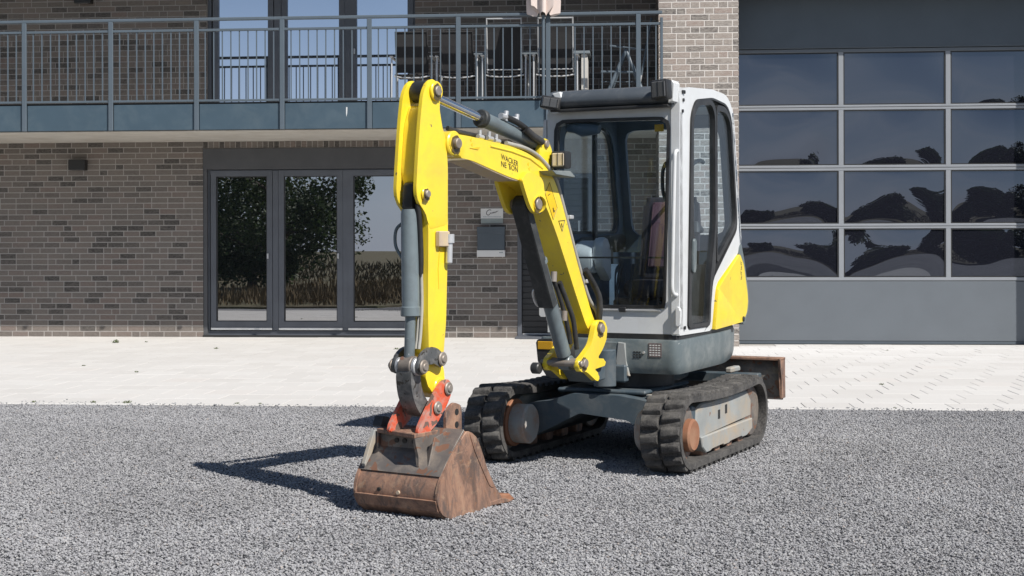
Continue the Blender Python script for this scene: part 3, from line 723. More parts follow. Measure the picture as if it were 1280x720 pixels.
# ------------------------------------------------------------------ things on the building
def fixtures():
    for (x, z, lab) in ((-8.366, 2.627, 'black box wall lamp on the ground floor brick under the balcony'), (-8.272, 5.17, 'black box wall lamp high on the upper floor brick above the railing')):
        t = empty('wall_lamp', (x, YW, z), 0, lab, 'wall lamp', 'black wall lamps')
        s = bmesh.new(); box(s, -0.13, 0.13, -0.13, -0.008, -0.08, 0.08, 0.006); obj('housing', s, MAT['lamp_black'], t)
        s = bmesh.new(); box(s, -0.10, 0.10, -0.008, 0.002, -0.06, 0.06); obj('back_plate', s, MAT['lamp_black'], t)
        s = bmesh.new(); box(s, -0.10, 0.10, -0.12, -0.03, -0.084, -0.08); obj('diffuser', s, MAT['lens_dark'], t)
    t = empty('house_sign', (-2.025, YW, 1.824), 0, 'small white sign with dark cursive script above the mailbox', 'sign')
    s = bmesh.new(); box(s, -0.168, 0.168, -0.02, -0.006, -0.038, 0.112, 0.002); obj('sign_plate', s, MAT['white_sheet'], t)
    s = bmesh.new(); box(s, -0.165, 0.165, -0.017, -0.006, -0.112, -0.0385, 0.002); obj('sign_strip', s, MAT['sign_glass'], t)
    s = bmesh.new()
    P = [(-0.01, 0.085), (-0.04, 0.092), (-0.075, 0.065), (-0.08, 0.03), (-0.055, 0.012), (-0.03, 0.03), (-0.02, 0.05), (-0.012, 0.032), (0.004, 0.055), (0.012, 0.036), (0.026, 0.06), (0.03, 0.04), (0.044, 0.062), (0.05, 0.045), (0.066, 0.072), (0.07, 0.056), (0.095, 0.078)]
    tube(s, spline([(a, -0.0205, b) for a, b in P], 4), [0.0055 if i < 20 else 0.0035 for i in range(len(spline([(a, 0, b) for a, b in P], 4)))], 5)
    for v in s.verts: v.co.y = -0.0205 + (v.co.y+0.0205)*0.12
    obj('script', s, MAT['decal_black'], t)
    s = bmesh.new()
    rr = random.Random(2); x = -0.13
    while x < 0.13:
        w = rr.uniform(0.006, 0.02); box(s, x, x+w, -0.0208, -0.0196, -0.016, -0.009); x += w+0.006
    obj('small_print', s, MAT['table'], t)
    t = empty('mailbox', (-2.03, YW, 1.213), 0, 'dark grey wall mailbox with a white bottom strip', 'mailbox')
    s = bmesh.new(); box(s, -0.205, 0.205, -0.13, -0.004, 0.1, 0.445, 0.008); obj('body', s, MAT['mailbox'], t)
    s = bmesh.new(); prism(s, [(-0.208, 0.447), (0.208, 0.447), (0.208, 0.335), (0.02, 0.335), (-0.02, 0.362), (-0.208, 0.362)], -0.142, -0.131, XZ, 0.003); obj('flap', s, MAT['mailbox'], t)
    s = bmesh.new(); box(s, -0.21, 0.21, -0.137, -0.004, 0.0, 0.099, 0.004); obj('newspaper_holder', s, MAT['white_sheet'], t)
    s = bmesh.new()
    for k in range(5): box(s, 0.125+k*0.012, 0.133+k*0.012, -0.138, -0.1365, 0.055, 0.073)
    obj('small_print', s, MAT['table'], t)

def arm_chair(name, label, x, y, w, tall, group):
    """stackable garden chair with a metal tube frame; its back towards the railing"""
    t = empty(name, (x, y, ZF), 0, label, 'chair', group)
    m = MAT['alu']; h = w/2; zb = 1.17 if tall else 1.0; zs = 0.42
    for sx in (-1, 1):
        s = bmesh.new(); tube(s, [(sx*h, -0.05, 0), (sx*h, -0.04, 0.25), (sx*h, -0.02, 0.64)], 0.0125, 8); obj('leg', s, m, t, smooth=60)
        s = bmesh.new(); tube(s, [(sx*h, 0.50, 0), (sx*h, 0.47, 0.64)], 0.0125, 8); obj('leg', s, m, t, smooth=60)
        s = bmesh.new(); box(s, sx*h-0.026, sx*h+0.026, -0.09, 0.50, 0.64, 0.665, 0.01); a = obj('armrest', s, MAT['alu'], t)
        s = bmesh.new(); tube(s, [(sx*(h-0.06), 0.06, zs), (sx*(h-0.06), -0.03, zb-0.2), (sx*(h-0.06), -0.06, zb)], 0.011, 8); obj('back_tube', s, m if tall else MAT['fabric_black'], t, smooth=60)
    s = bmesh.new(); tube(s, [(-h+0.06, -0.058, zb-0.012), (h-0.06, -0.058, zb-0.012)], 0.011, 8); obj('top_tube', s, m if tall else MAT['fabric_black'], t, smooth=60)
    s = bmesh.new(); tube(s, spline([(-h+0.03, 0.02, zs-0.03), (-h*0.4, 0.0, zs-0.055), (h*0.4, 0.0, zs-0.055), (h-0.03, 0.02, zs-0.03)]), 0.011, 8); obj('stretcher', s, m, t, smooth=60)
    if tall:
        s = bmesh.new(); tube(s, [(-h+0.06, 0.0, zs+0.04), (h-0.06, 0.0, zs+0.04)], 0.009, 8); obj('stretcher', s, m, t, smooth=60)
    s = bmesh.new(); prism(s, [(0.055, zs+0.02), (-0.03, zb-0.2), (-0.055, zb-(0.10 if tall else 0.02)), (-0.045, zb-(0.10 if tall else 0.02)), (-0.02, zb-0.2), (0.065, zs+0.02)], -h+0.068, h-0.068, lambda a, b, q: (q, a, b)); obj('backrest', s, MAT['fabric_black'], t)
    s = bmesh.new(); box(s, -h+0.03, h-0.03, 0.04, 0.5, zs-0.02, zs, 0.006); obj('seat', s, MAT['fabric_black'], t)

def balcony_things():
    arm_chair('garden_chair', 'low black sling chair on the balcony, nearest the big window', -2.99, 19.86, 0.56, False, 'garden chairs on the balcony')
    arm_chair('garden_chair', 'low black sling chair standing left of the balcony table', -2.36, 19.9, 0.56, False, 'garden chairs on the balcony')
    arm_chair('garden_chair', 'tall backed black sling chair at the balcony table, left of the parasol', -1.70, 19.86, 0.60, True, 'garden chairs on the balcony')
    arm_chair('garden_chair', 'tall backed black sling chair at the balcony table, right of the parasol', -0.99, 19.86, 0.60, True, 'garden chairs on the balcony')
    t = empty('garden_table', (-1.34, 20.5, ZF), 0, 'grey garden table with slab legs behind the tall balcony chairs', 'table')
    s = bmesh.new(); box(s, -0.82, 0.82, -0.42, 0.42, 0.70, 0.74, 0.006); obj('tabletop', s, MAT['table'], t)
    for sx, m in ((-1, 'table'), (1, 'pale_table')):
        s = bmesh.new(); box(s, sx*0.74-0.045, sx*0.74+0.045, -0.38, 0.38, 0, 0.70, 0.004); obj('leg', s, MAT[m], t)
    # folded parasol clamped to the railing
    t = empty('parasol', (-1.135, YB-0.085, 3.36), 0, 'folded pale pink parasol hanging on its dark pole at the railing', 'parasol')
    s = bmesh.new(); cyl(s, (0, 0, 0.02), (0, 0, 3.3), 0.022, 14); obj('pole', s, MAT['rail'], t, smooth=40)
    s = bmesh.new(); box(s, -0.03, 0.03, -0.03, 0.05, 1.13, 1.19, 0.006); obj('clamp', s, MAT['lamp_black'], t)
    s = bmesh.new(); n = 48; rings = []; rr = random.Random(8)
    ph = [rr.uniform(0, 6.28) for _ in range(4)]
    for k in range(14):
        f = k/13; z = 1.165 + f*1.95; base = 0.14*(1-f)**0.5 + 0.03
        ring = []
        for i in range(n):
            a = 2*pi*i/n
            fold = 1 + (0.38*(1-f*0.5))*sin(8*a+ph[0]+f*0.6) + 0.14*sin(3*a+ph[1]) + 0.08*sin(13*a+ph[2])
            dz = (0.05*sin(4*a+ph[3]) + 0.04*sin(8*a+ph[0]))*(1-f)**3
            ring.append(s.verts.new((cos(a)*base*fold*(1.05 if k else 0.98), sin(a)*base*fold*0.6, z+dz)))
        rings.append(ring)
    for a, b in zip(rings, rings[1:]):
        for i in range(n): s.faces.new((a[i], a[(i+1) % n], b[(i+1) % n], b[i]))
    inner = [s.verts.new((v.co.x*0.35, v.co.y*0.35, v.co.z+0.12)) for v in rings[0]]
    for i in range(n): s.faces.new((rings[0][(i+1) % n], rings[0][i], inner[i], inner[(i+1) % n]))
    obj('canopy', s, MAT['cloth'], t, smooth=70)
    # folding trestle / airer at the pillar end
    t = empty('clothes_airer', (0.0, 19.78, ZF), 0, 'folded grey clothes airer leaning in the corner by the pillar', 'clothes airer')
    def bar(a, b, r=0.015, nm='bar'):
        s = bmesh.new(); tube(s, [a, b], r, 8); obj(nm, s, MAT['rail'], t, smooth=60)
    bar((-0.02, 0, 0.70), (-0.30, -0.12, 0.03), 0.027, 'leg'); bar((-0.02, 0.0, 0.70), (0.24, -0.1, 0.03), 0.027, 'leg')
    bar((-0.02, 0.35, 0.70), (-0.28, 0.45, 0.03), 0.018, 'leg'); bar((-0.02, 0.35, 0.70), (0.24, 0.4, 0.03), 0.018, 'leg')
    bar((-0.36, -0.05, 0.40), (0.14, -0.05, 0.385), 0.018); bar((-0.24, 0.0, 0.76), (0.22, 0.0, 0.70), 0.014); bar((-0.36, 0.1, 0.28), (0.2, 0.1, 0.27), 0.008)
    t = empty('leaning_pole', (0.19, 19.85, ZF), 0, 'thin blue grey pole leaning against the pillar on the balcony', 'pole')
    s = bmesh.new(); tube(s, [(0.0, 0, 0.36), (0.14, 0.06, 1.15)], 0.016, 8); obj('shaft', s, MAT['rail'], t, smooth=60)
    s = bmesh.new(); tube(s, [(-0.07, -0.03, 0.0), (0.0, 0, 0.36)], 0.014, 8); obj('shaft_end', s, MAT['alu'], t, smooth=60)

# ------------------------------------------------------------------ plants
def leaf_quad(bm, c, u, v, L, W):
    a = c - v*W*0.5; b = c + u*L*0.55 - v*W*0.35*0; d = c + v*W*0.5
    vs_ = [bm.verts.new(c - u*L*0.5), bm.verts.new(c - v*W*0.5), bm.verts.new(c + u*L*0.5), bm.verts.new(c + v*W*0.5)]
    bm.faces.new(vs_)

def weeds():
    r = random.Random(31)
    spots = [(-7.30, 20.05, 0.05, 'bigger tuft of green weed growing between the slabs left of the terrace door'), (-7.45, 20.5, 0.03, 'sparse little weed left of the bigger tuft by the wall'),
             (-4.32, 12.135, 0.03, 'low yellowish weed on the gravel edge nearest the excavator shadow'), (-5.15, 12.135, 0.022, 'tiny weed on the gravel edge, second from the left'), (-4.62, 12.15, 0.022, 'tiny brown weed on the gravel edge left of the yellowish one'),
             (-6.2, 16.0, 0.02, 'speck of dry weed in a slab joint far left'), (-3.05, 18.9, 0.032, 'thin dry sprig in the paving before the terrace door'), (-5.5, 18.9, 0.028, 'flat dry leaves on the slabs in front of the first door leaf'),
             (-5.3, 15.2, 0.02, 'little dry sprig in the middle of the left paving'), (2.45, 14.2, 0.022, 'small weed in the paving right of the dozer blade')]
    for k, (x, y, h, lab) in enumerate(((-5.75, 12.13, 0.018, 'tiny green sprout on the gravel edge, leftmost in the photo'), (-3.35, 12.13, 0.018, 'tiny green sprout on the gravel edge left of the shadow tip'), (-3.15, 12.14, 0.014, 'tiniest green sprout on the gravel edge right before the shadow tip'), (2.2, 12.13, 0.014, 'tiny sprout on the gravel edge right of the crawler'), (-6.9, 20.2, 0.02, 'flat little weed between the slabs below the left brick wall'), (3.35, 19.0, 0.016, 'small tuft on the paving in front of the garage door'))):
        spots.append((x, y, h, lab))
    for (x, y, h, lab) in spots:
        bm = bmesh.new()
        for k in range(int(26 + h*300)):
            a = r.uniform(0, 2*pi); e = r.uniform(0.15, 1.2); d = Vector((cos(a)*cos(e), sin(a)*cos(e), sin(e)))
            L = h*r.uniform(0.5, 1.1); side = d.cross(Vector((r.uniform(-1, 1), r.uniform(-1, 1), 1))).normalized()
            c = Vector((r.uniform(-1, 1)*h*0.9, r.uniform(-1, 1)*h*0.5, 0.0)) + d*L*0.5
            leaf_quad(bm, c, d, side, L, L*0.32)
        o = obj('weed', bm, MAT['weed'], label=lab, cat='weed', group='weeds in the paving'); o.location = (x, y, 0.002)

def tree(x, y, h, R, seed, label, z0=0.25, leaf=0, n=5200, size=0.17, trunk=0.16, name='tree'):
    r = random.Random(seed)
    t = empty(name, (x, y, -0.06), r.uniform(0, 6), label, 'tree', 'trees across the yard')
    s = bmesh.new(); top = Vector((r.uniform(-0.2, 0.2), r.uniform(-0.2, 0.2), h*0.8))
    tube(s, spline([(0, 0, 0), (0.06*h*0.2, 0, h*0.25), (top.x*0.6, top.y*0.6, h*0.5), tuple(top)], 4), [trunk*(1-0.8*i/12) for i in range(13)], 9)
    tips = []
    for k in range(11):
        z = h*r.uniform(z0*0.8, 0.7); a = k*2.4 + r.uniform(-0.4, 0.4); ln = R*r.uniform(0.55, 0.95)
        p = Vector((0, 0, z)); q = p + Vector((cos(a)*ln, sin(a)*ln, ln*r.uniform(0.2, 0.8)))
        mid = p*0.5+q*0.5 + Vector((0, 0, -0.06*ln)); tube(s, [p, mid, q], [trunk*0.4, trunk*0.25, trunk*0.08], 6); tips.append(q)
    obj('trunk', s, MAT['bark'], t, smooth=60)
    # clumps of leaves through the crown
    bm = bmesh.new(); clumps = []
    for q in tips: clumps.append((q, R*r.uniform(0.28, 0.45)))
    for k in range(34):
        a = r.uniform(0, 2*pi); f = r.random()**0.5; zz = r.uniform(z0, 0.97)
        w = R*math.sqrt(max(0.05, 1-((zz-0.55)/0.5)**2))
        clumps.append((Vector((cos(a)*w*f, sin(a)*w*f, zz*h)), R*r.uniform(0.2, 0.4)))
    per = n//len(clumps)
    for c, cr in clumps:
        for k in range(per):
            d = Vector((r.gauss(0, 1), r.gauss(0, 1), r.gauss(0, 0.8))); d = d.normalized()*cr*r.random()**0.45
            u = Vector((r.gauss(0, 1), r.gauss(0, 1), r.gauss(0, 0.6))).normalized(); v = u.cross(Vector((r.gauss(0, 1), r.gauss(0, 1), r.gauss(0, 1)))).normalized()
            L = size*r.uniform(0.6, 1.4); leaf_quad(bm, c+d, u, v, L, L*0.6)
    obj('crown', bm, MAT['leaf%d' % leaf], t)

def across_the_yard():
    """what the window panes mirror: trees and a hedge on the far side of the yard, behind the photographer"""
    tree(-10.4, 1.4, 5.3, 2.5, 1, 'dense dark tree mirrored in the left pane of the terrace door', 0.16, 0, 20000, 0.13)
    tree(-12.6, -4.5, 5.4, 2.3, 2, 'looser tree standing behind the dense one, mirrored in the terrace door', 0.12, 1, 12000, 0.15)
    tree(-20.0, -18.0, 6.6, 3.2, 3, 'dark tree at the far left of the yard, seen only as a reflection', 0.1, 0, 9000, 0.24)
    tree(4.2, -19.0, 2.1, 1.1, 4, 'small round tree mirrored low in the left garage panes', 0.1, 0, 4200, 0.34)
    tree(9.6, -19.0, 2.6, 1.5, 5, 'broad tree mirrored in the middle garage panes', 0.1, 1, 5200, 0.36)
    tree(14.0, -17.0, 4.4, 2.0, 6, 'tall tree mirrored in the right garage panes', 0.08, 0, 7000, 0.42)
    tree(18.5, -19.0, 5.8, 2.6, 7, 'tall tree furthest to the right across the yard, seen only as a reflection', 0.08, 2, 6000, 0.42)
    r = random.Random(77); bm = bmesh.new()
    x = -34.0
    while x < 30:
        hh = 0.95 + 0.25*sin(x*0.7) + r.uniform(-0.12, 0.12)
        for k in range(90):
            c = Vector((x+r.uniform(-0.5, 0.5), -21.5+r.uniform(-0.7, 0.7), r.uniform(0.0, hh)))
            u = Vector((r.gauss(0, 0.5), r.gauss(0, 0.5), 1)).normalized(); v = u.cross(Vector((r.gauss(0, 1), r.gauss(0, 1), 0.1))).normalized()
            leaf_quad(bm, c, u, v, r.uniform(0.2, 0.5), 0.07)
        x += 0.5
    obj('tall_grass', bm, MAT['soil'], kind='stuff', label='strip of dry tall grass along the far side of the yard', cat='grass')

# ------------------------------------------------------------------ the excavator
# root frame: x to the picture's right, y away from the camera (the machine looks along -y), z up
SW = radians(6)
PB = Vector((0.04, -0.60, 0))
DU = Vector((-sin(SW), -cos(SW), 0)); DW = Vector((cos(SW), -sin(SW), 0))
def BF(u, z, w): return PB + DU*u + DW*w + Vector((0, 0, z))          # boom plane: u forward, z up, w sideways
def SIDE(y, z, x): return Vector((x, y, z))
def FRONT(x, z, y): return Vector((x, y, z))

def text_mesh(name, lines, size, mat, parent, fn, gap=1.05, skip=''):
    """flat lettering a hair proud of a surface; fn(a, b, t) -> point"""
    bm = bmesh.new(); dg = None
    for k, line in enumerate(lines):
        cu = bpy.data.curves.new('lettering', 'FONT'); cu.body = line; cu.size = size; cu.resolution_u = 2; cu.offset = size*0.006
        o = bpy.data.objects.new('lettering', cu); COL.objects.link(o)
        dg = bpy.context.evaluated_depsgraph_get(); me = bpy.data.meshes.new_from_object(o.evaluated_get(dg))
        t = bmesh.new(); t.from_mesh(me)
        for v in t.verts: v.co = fn(v.co.x, v.co.y - k*size*gap, 0.0)
        merge(bm, t); bpy.data.objects.remove(o); bpy.data.meshes.remove(me)
    return obj(name, bm, mat, parent)

def pin(bm, u, z, w0, w1, r): cyl(bm, BF(u, z, w0), BF(u, z, w1), r, 20, 0.004)

def track(parent, x0, x1, outer):
    """one crawler: rubber belt with staggered lugs round idler, sprocket and rollers"""
    xm = (x0+x1)/2
    yf, yr, zc, R = -0.735, 0.575, 0.240, 0.215
    loop = []; n = 14
    for k in range(n+1): a = pi/2 + pi*k/n; loop.append((yf+R*cos(a), zc+R*sin(a)))
    for k in range(1, 12): f = k/12; loop.append((yf+(yr-yf)*f, zc-R))
    for k in range(n+1): a = -pi/2 + pi*k/n; loop.append((yr+R*cos(a), zc+R*sin(a)))
    for k in range(1, 12): f = k/12; loop.append((yr+(yf-yr)*f, zc+R-0.012*sin(pi*f)*2))
    def inset(d):
        out = []; N = len(loop)
        for i, (y, z) in enumerate(loop):
            t = Vector((loop[(i+1) % N][0]-loop[i-1][0], loop[(i+1) % N][1]-loop[i-1][1])).normalized()
            out.append((y - t.y*d*1.0, z + t.x*d))
        return out
    ins = inset(0.036); bm = bmesh.new()
    frame_prism(bm, loop, ins, x0, x1, lambda a, b, t: (t, a, b))
    T = obj('track', bm, MAT['rubber'], parent, smooth=40)
    # lugs: two staggered rows of chunky bars
    lug = bmesh.new()
    prism(lug, rounded([(-0.040, -0.006), (0.040, -0.006), (0.030, 0.012), (0.022, 0.026), (-0.022, 0.026), (-0.030, 0.012)], [0, 0, 0.008, 0.01, 0.01, 0.008], 2), 0.009, 0.120, lambda a, b, t: (t, a*(1.0-0.25*(t-0.009)/0.111) + (t-0.06)*0.12, b*(1.0-0.25*(t-0.009)/0.111)), 0.006, 2)
    me = bpy.data.meshes.new('tread_lug'); bmesh.ops.recalc_face_normals(lug, faces=lug.faces); lug.to_mesh(me); lug.free(); me.shade_smooth(); me.set_sharp_from_angle(angle=radians(50)); me.materials.append(MAT['rubber'])
    per = 2*(yr-yf) + 2*pi*R; N = 44
    def at(s):
        s %= per
        L = yr-yf
        if s < L: return (yr-s, zc+R, 0.0)                           # top, running forward
        s -= L
        if s < pi*R: a = pi/2 + s/R; return (yf+R*cos(a), zc+R*sin(a), a-pi/2)
        s -= pi*R
        if s < L: return (yf+s, zc-R, pi)
        s -= L; a = -pi/2 + s/R; return (yr+R*cos(a), zc+R*sin(a), a-pi/2)
    for k in range(N):
        for side in (0, 1):
            y, z, a = at((k+0.5*side)*per/N)
            M = Matrix.Translation((xm, y, z)) @ Matrix.Rotation(a, 4, 'X')
            if side: M = M @ Matrix.Rotation(pi, 4, 'Z')
            if z > zc+R-0.001 and yf < y < yr: M = Matrix.Translation((0, 0, -0.024*sin(pi*(y-yf)/(yr-yf)))) @ M
            o = link('tread_lug', me, parent=T); o.matrix_local = M
    # wheels and frame
    s = bmesh.new(); cyl(s, (x0+0.05, yf, zc), (x1-0.05, yf, zc), R-0.045, 30, 0.01); obj('sprocket', s, MAT['steel_dark'], T, smooth=35)
    s = bmesh.new(); cyl(s, (x0+0.05, yr, zc), (x1-0.05, yr, zc), R-0.045, 30, 0.01); obj('idler_wheel', s, MAT['steel_dark'], T, smooth=35)
    so = 1 if outer else -1                                        # side that faces away from the machine
    xo = x1 if outer else x0; xi = x0 if outer else x1
    # final drive drum: rusty cap outside, big grey housing inside
    s = bmesh.new(); cyl(s, (xo-so*0.06, yf+0.045, zc-0.02), (xo-so*0.004, yf+0.045, zc-0.02), 0.098, 30, 0.012); obj('drive_cap', s, MAT['orange_rust'], T, smooth=35)
    s = bmesh.new(); cyl(s, (xi+so*0.06, yf+0.03, zc), (xi+so*0.012, yf+0.03, zc), 0.148, 34, 0.006); obj('drive_flange', s, MAT['orange_rust'], T, smooth=35)
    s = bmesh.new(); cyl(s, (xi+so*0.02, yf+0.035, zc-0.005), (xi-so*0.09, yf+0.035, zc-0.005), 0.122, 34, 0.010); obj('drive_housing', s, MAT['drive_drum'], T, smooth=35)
    # side frame: box with sloped top plate and a lower guide with openings
    side = [(-0.60, 0.10), (-0.545, 0.38), (-0.50, 0.40), (-0.46, 0.345), (0.50, 0.345), (0.56, 0.30), (0.56, 0.215), (-0.50, 0.205), (-0.52, 0.115)]
    s = bmesh.new(); prism(s, [(-0.56, 0.16), (-0.53, 0.365), (-0.44, 0.385), (0.46, 0.385), (0.55, 0.315), (0.55, 0.205), (-0.47, 0.195)], xo-so*0.17, xo-so*0.045, SIDE, 0.010); obj('track_frame', s, MAT['dusty_grey'], T)
    s = bmesh.new(); prism(s, [(-0.47, 0.12), (-0.50, 0.185), (0.535, 0.195), (0.535, 0.125), (0.42, 0.105), (0.40, 0.09), (0.32, 0.09), (0.30, 0.11), (0.06, 0.105), (0.04, 0.085), (-0.06, 0.085), (-0.08, 0.105), (-0.3, 0.10), (-0.33, 0.08), (-0.40, 0.08)], xo-so*0.15, xo-so*0.03, SIDE, 0.006); obj('roller_guard', s, MAT['dusty_grey'], T)
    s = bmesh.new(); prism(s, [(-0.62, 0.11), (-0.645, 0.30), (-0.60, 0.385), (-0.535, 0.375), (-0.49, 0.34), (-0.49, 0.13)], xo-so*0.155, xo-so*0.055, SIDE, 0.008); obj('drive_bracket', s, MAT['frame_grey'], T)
    for y, z in ((-0.12, 0.285), (0.02, 0.305)):
        s = bmesh.new(); box(s, xo-so*0.05, xo-so*0.043, y-0.022, y+0.022, z-0.03, z+0.03, 0.003); obj('frame_opening', s, MAT['lamp_black'], T)
    for y in (-0.36, -0.12, 0.12, 0.36):
        s = bmesh.new(); cyl(s, (x0+0.055, y, 0.098), (x1-0.055, y, 0.098), 0.058, 16, 0.006); obj('track_roller', s, MAT['rust'], T, smooth=35)
    s = bmesh.new(); cyl(s, (x0+0.06, -0.02, 0.41), (x1-0.05, -0.02, 0.41), 0.032, 14); obj('carrier_roller', s, MAT['steel_dark'], T, smooth=35)
    return T

def excavator():
    X = empty('mini_excavator', (0.0, 9.46, 0.0), radians(-22), 'yellow mini excavator with white cab and rusty bucket parked on the gravel', 'excavator')
    # ---- undercarriage
    bm = bmesh.new()
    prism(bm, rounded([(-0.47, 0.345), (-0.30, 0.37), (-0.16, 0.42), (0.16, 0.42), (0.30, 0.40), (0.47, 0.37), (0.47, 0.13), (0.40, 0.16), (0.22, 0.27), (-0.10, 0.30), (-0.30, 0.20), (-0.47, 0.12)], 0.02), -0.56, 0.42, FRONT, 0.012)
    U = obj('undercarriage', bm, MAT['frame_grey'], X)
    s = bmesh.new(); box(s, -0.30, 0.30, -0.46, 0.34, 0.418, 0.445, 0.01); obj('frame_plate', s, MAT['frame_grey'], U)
    s = bmesh.new(); cyl(s, (0.02, -0.02, 0.44), (0.02, -0.02, 0.555), 0.29, 40, 0.008); obj('slewing_ring', s, MAT['black'], U, smooth=35)
    s = bmesh.new(); prism(s, [(0.30, -0.45), (0.46, -0.66), (0.46, -0.58), (0.34, -0.40)], 0.385, 0.425, lambda a, b, t: (a, b, t), 0.006); obj('frame_arm', s, MAT['dusty_grey'], U)
    track(X, 0.455, 0.705, True); track(X, -0.705, -0.455, False)
    # ---- dozer blade behind the machine
    bm = bmesh.new(); prism(bm, [(1.17, 0.535), (1.13, 0.44), (1.125, 0.36), (1.15, 0.27), (1.18, 0.255), (1.19, 0.27), (1.165, 0.36), (1.17, 0.44), (1.21, 0.535)], -0.70, 0.70, SIDE, 0.004)
    D = obj('dozer_blade', bm, MAT['steel_dark'], X)
    s = bmesh.new(); box(s, -0.71, 0.712, 1.09, 1.20, 0.536, 0.556, 0.004); obj('top_edge', s, MAT['rust'], D)
    for x in (-0.71, 0.70):
        s = bmesh.new(); prism(s, [(1.06, 0.55), (1.19, 0.55), (1.20, 0.27), (1.11, 0.27), (1.10, 0.42)], x-0.006, x+0.012, SIDE, 0.003); obj('end_plate', s, MAT['rust'], D)
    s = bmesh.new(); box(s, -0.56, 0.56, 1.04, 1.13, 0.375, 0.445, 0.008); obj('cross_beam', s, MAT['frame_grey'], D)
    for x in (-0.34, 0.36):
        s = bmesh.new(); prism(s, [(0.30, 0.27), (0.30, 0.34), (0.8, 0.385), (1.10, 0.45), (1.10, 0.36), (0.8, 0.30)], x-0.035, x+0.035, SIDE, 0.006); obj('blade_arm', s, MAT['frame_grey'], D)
    s = bmesh.new(); tube(s, [(0.02, 0.3, 0.36), (0.02, 0.8, 0.43), (0.02, 1.1, 0.43)], [0.045, 0.045, 0.025], 14); obj('blade_cylinder', s, MAT['grey_cyl'], D, smooth=35)
    s = bmesh.new(); box(s, 0.39, 0.44, 0.82, 1.02, 0.46, 0.50, 0.01); obj('step_lug', s, MAT['dusty_grey'], D)
    # ---- house: skirt, counterweight
    plan = rounded([(-0.455, -0.40), (0.495, -0.40), (0.495, 0.55), (0.44, 0.92), (0.25, 1.06), (-0.25, 1.06), (-0.44, 0.92), (-0.455, 0.55)], [0.05, 0.07, 0.1, 0.16, 0.1, 0.1, 0.16, 0.1], 5)
    bm = bmesh.new(); n = len(plan); cx, cy = 0.02, 0.3
    levels = [(0.545, 0.93), (0.565, 0.965), (0.60, 0.99), (0.66, 1.0), (0.745, 1.0), (0.757, 0.99)]
    rings = [[bm.verts.new((cx+(x-cx)*(k*0.5+0.5), cy+(y-cy)*(k if y > cy else k*0.5+0.5), z + (0.03*max(0, y)**2 if z < 0.62 else 0.022*max(0, y)))) for x, y in plan] for z, k in levels]
    for a, b in zip(rings, rings[1:]):
        for i in range(n): bm.faces.new((a[i], a[(i+1) % n], b[(i+1) % n], b[i]))
    bm.faces.new(rings[0][::-1]); bm.faces.new(rings[-1]); bmesh.ops.triangulate(bm, faces=[f for f in bm.faces if len(f.verts) > 4])
    H = obj('upper_body', bm, MAT['grey_body'], X, smooth=45)
    s = bmesh.new(); prism(s, rounded([(-0.42, -0.345), (0.47, -0.345), (0.47, 0.8), (0.3, 0.98), (-0.3, 0.98), (-0.42, 0.8)], 0.06), 0.752, 0.792, lambda a, b, t: (a, b, t), 0.0); obj('floor_seal', s, MAT['black'], H)
    # front castings of the body beside the swing bracket
    s = bmesh.new(); prism(s, [(0.10, 0.525), (0.175, 0.53), (0.15, 0.62), (0.145, 0.735), (0.10, 0.74), (0.085, 0.62)], -0.418, -0.39, FRONT, 0.004); obj('bracket_casting', s, MAT['dusty_grey'], H)
    s = bmesh.new(); prism(s, [(0.02, 0.52), (0.13, 0.53), (0.10, 0.74), (-0.02, 0.74)], -0.412, -0.385, FRONT, 0.004); obj('bracket_casting', s, MAT['grey_body'], H)
    s = bmesh.new(); prism(s, rounded([(-0.445, 0.745), (-0.30, 0.755), (-0.20, 0.70), (-0.20, 0.515), (-0.36, 0.50), (-0.43, 0.60)], 0.02), -0.47, -0.395, FRONT, 0.008); obj('body_nose', s, MAT['black'], H)
    s = bmesh.new(); box(s, -0.43, -0.325, -0.476, -0.469, 0.683, 0.735, 0.003); obj('reflector', s, MAT['amber'], H)
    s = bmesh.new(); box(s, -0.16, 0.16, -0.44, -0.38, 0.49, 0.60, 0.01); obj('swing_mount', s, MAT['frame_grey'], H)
    s = bmesh.new(); box(s, 0.30, 0.385, -0.4035, -0.399, 0.652, 0.738, 0.0); st = obj('warning_label', s, MAT['decal_dark'], H)
    s = bmesh.new()
    for i in range(4):
        for j in range(5): box(s, 0.306+i*0.019, 0.319+i*0.019, -0.4043, -0.4036, 0.661+j*0.015, 0.668+j*0.015)
    obj('label_print', s, MAT['white_bag'], H)
    s = bmesh.new()
    for dx, dz in ((0, 0), (0.018, 0), (-0.018, 0), (0, 0.016), (0, -0.016), (0.018, 0.016), (-0.018, 0.016), (0.018, -0.016), (-0.018, -0.016)): box(s, 0.222+dx-0.006, 0.222+dx+0.006, -0.4035, -0.398, 0.665+dz-0.003, 0.665+dz+0.003)
    obj('vent_slot', s, MAT['lamp_black'], H, kind='stuff')
    s = bmesh.new(); cyl(s, (0.268, -0.41, 0.678), (0.268, -0.395, 0.678), 0.008, 10); obj('bolt', s, MAT['alu'], H)
    # ---- yellow side panel and rear grey post
    s = bmesh.new(); prism(s, rounded([(0.835, 1.285), (0.372, 1.06), (0.30, 0.79), (0.905, 0.815), (1.02, 0.9), (1.01, 1.0), (0.92, 1.21)], [0.012, 0.01, 0.006, 0.025, 0.05, 0.05, 0.03]), 0.44, 0.497, SIDE, 0.004, 2); Y = obj('side_panel', s, MAT['yellow'], X, smooth=40)
    s = bmesh.new(); cyl(s, (0.49, 0.90, 0.835), (0.505, 0.90, 0.835), 0.018, 14); obj('panel_latch', s, MAT['black'], Y)
    s = bmesh.new()
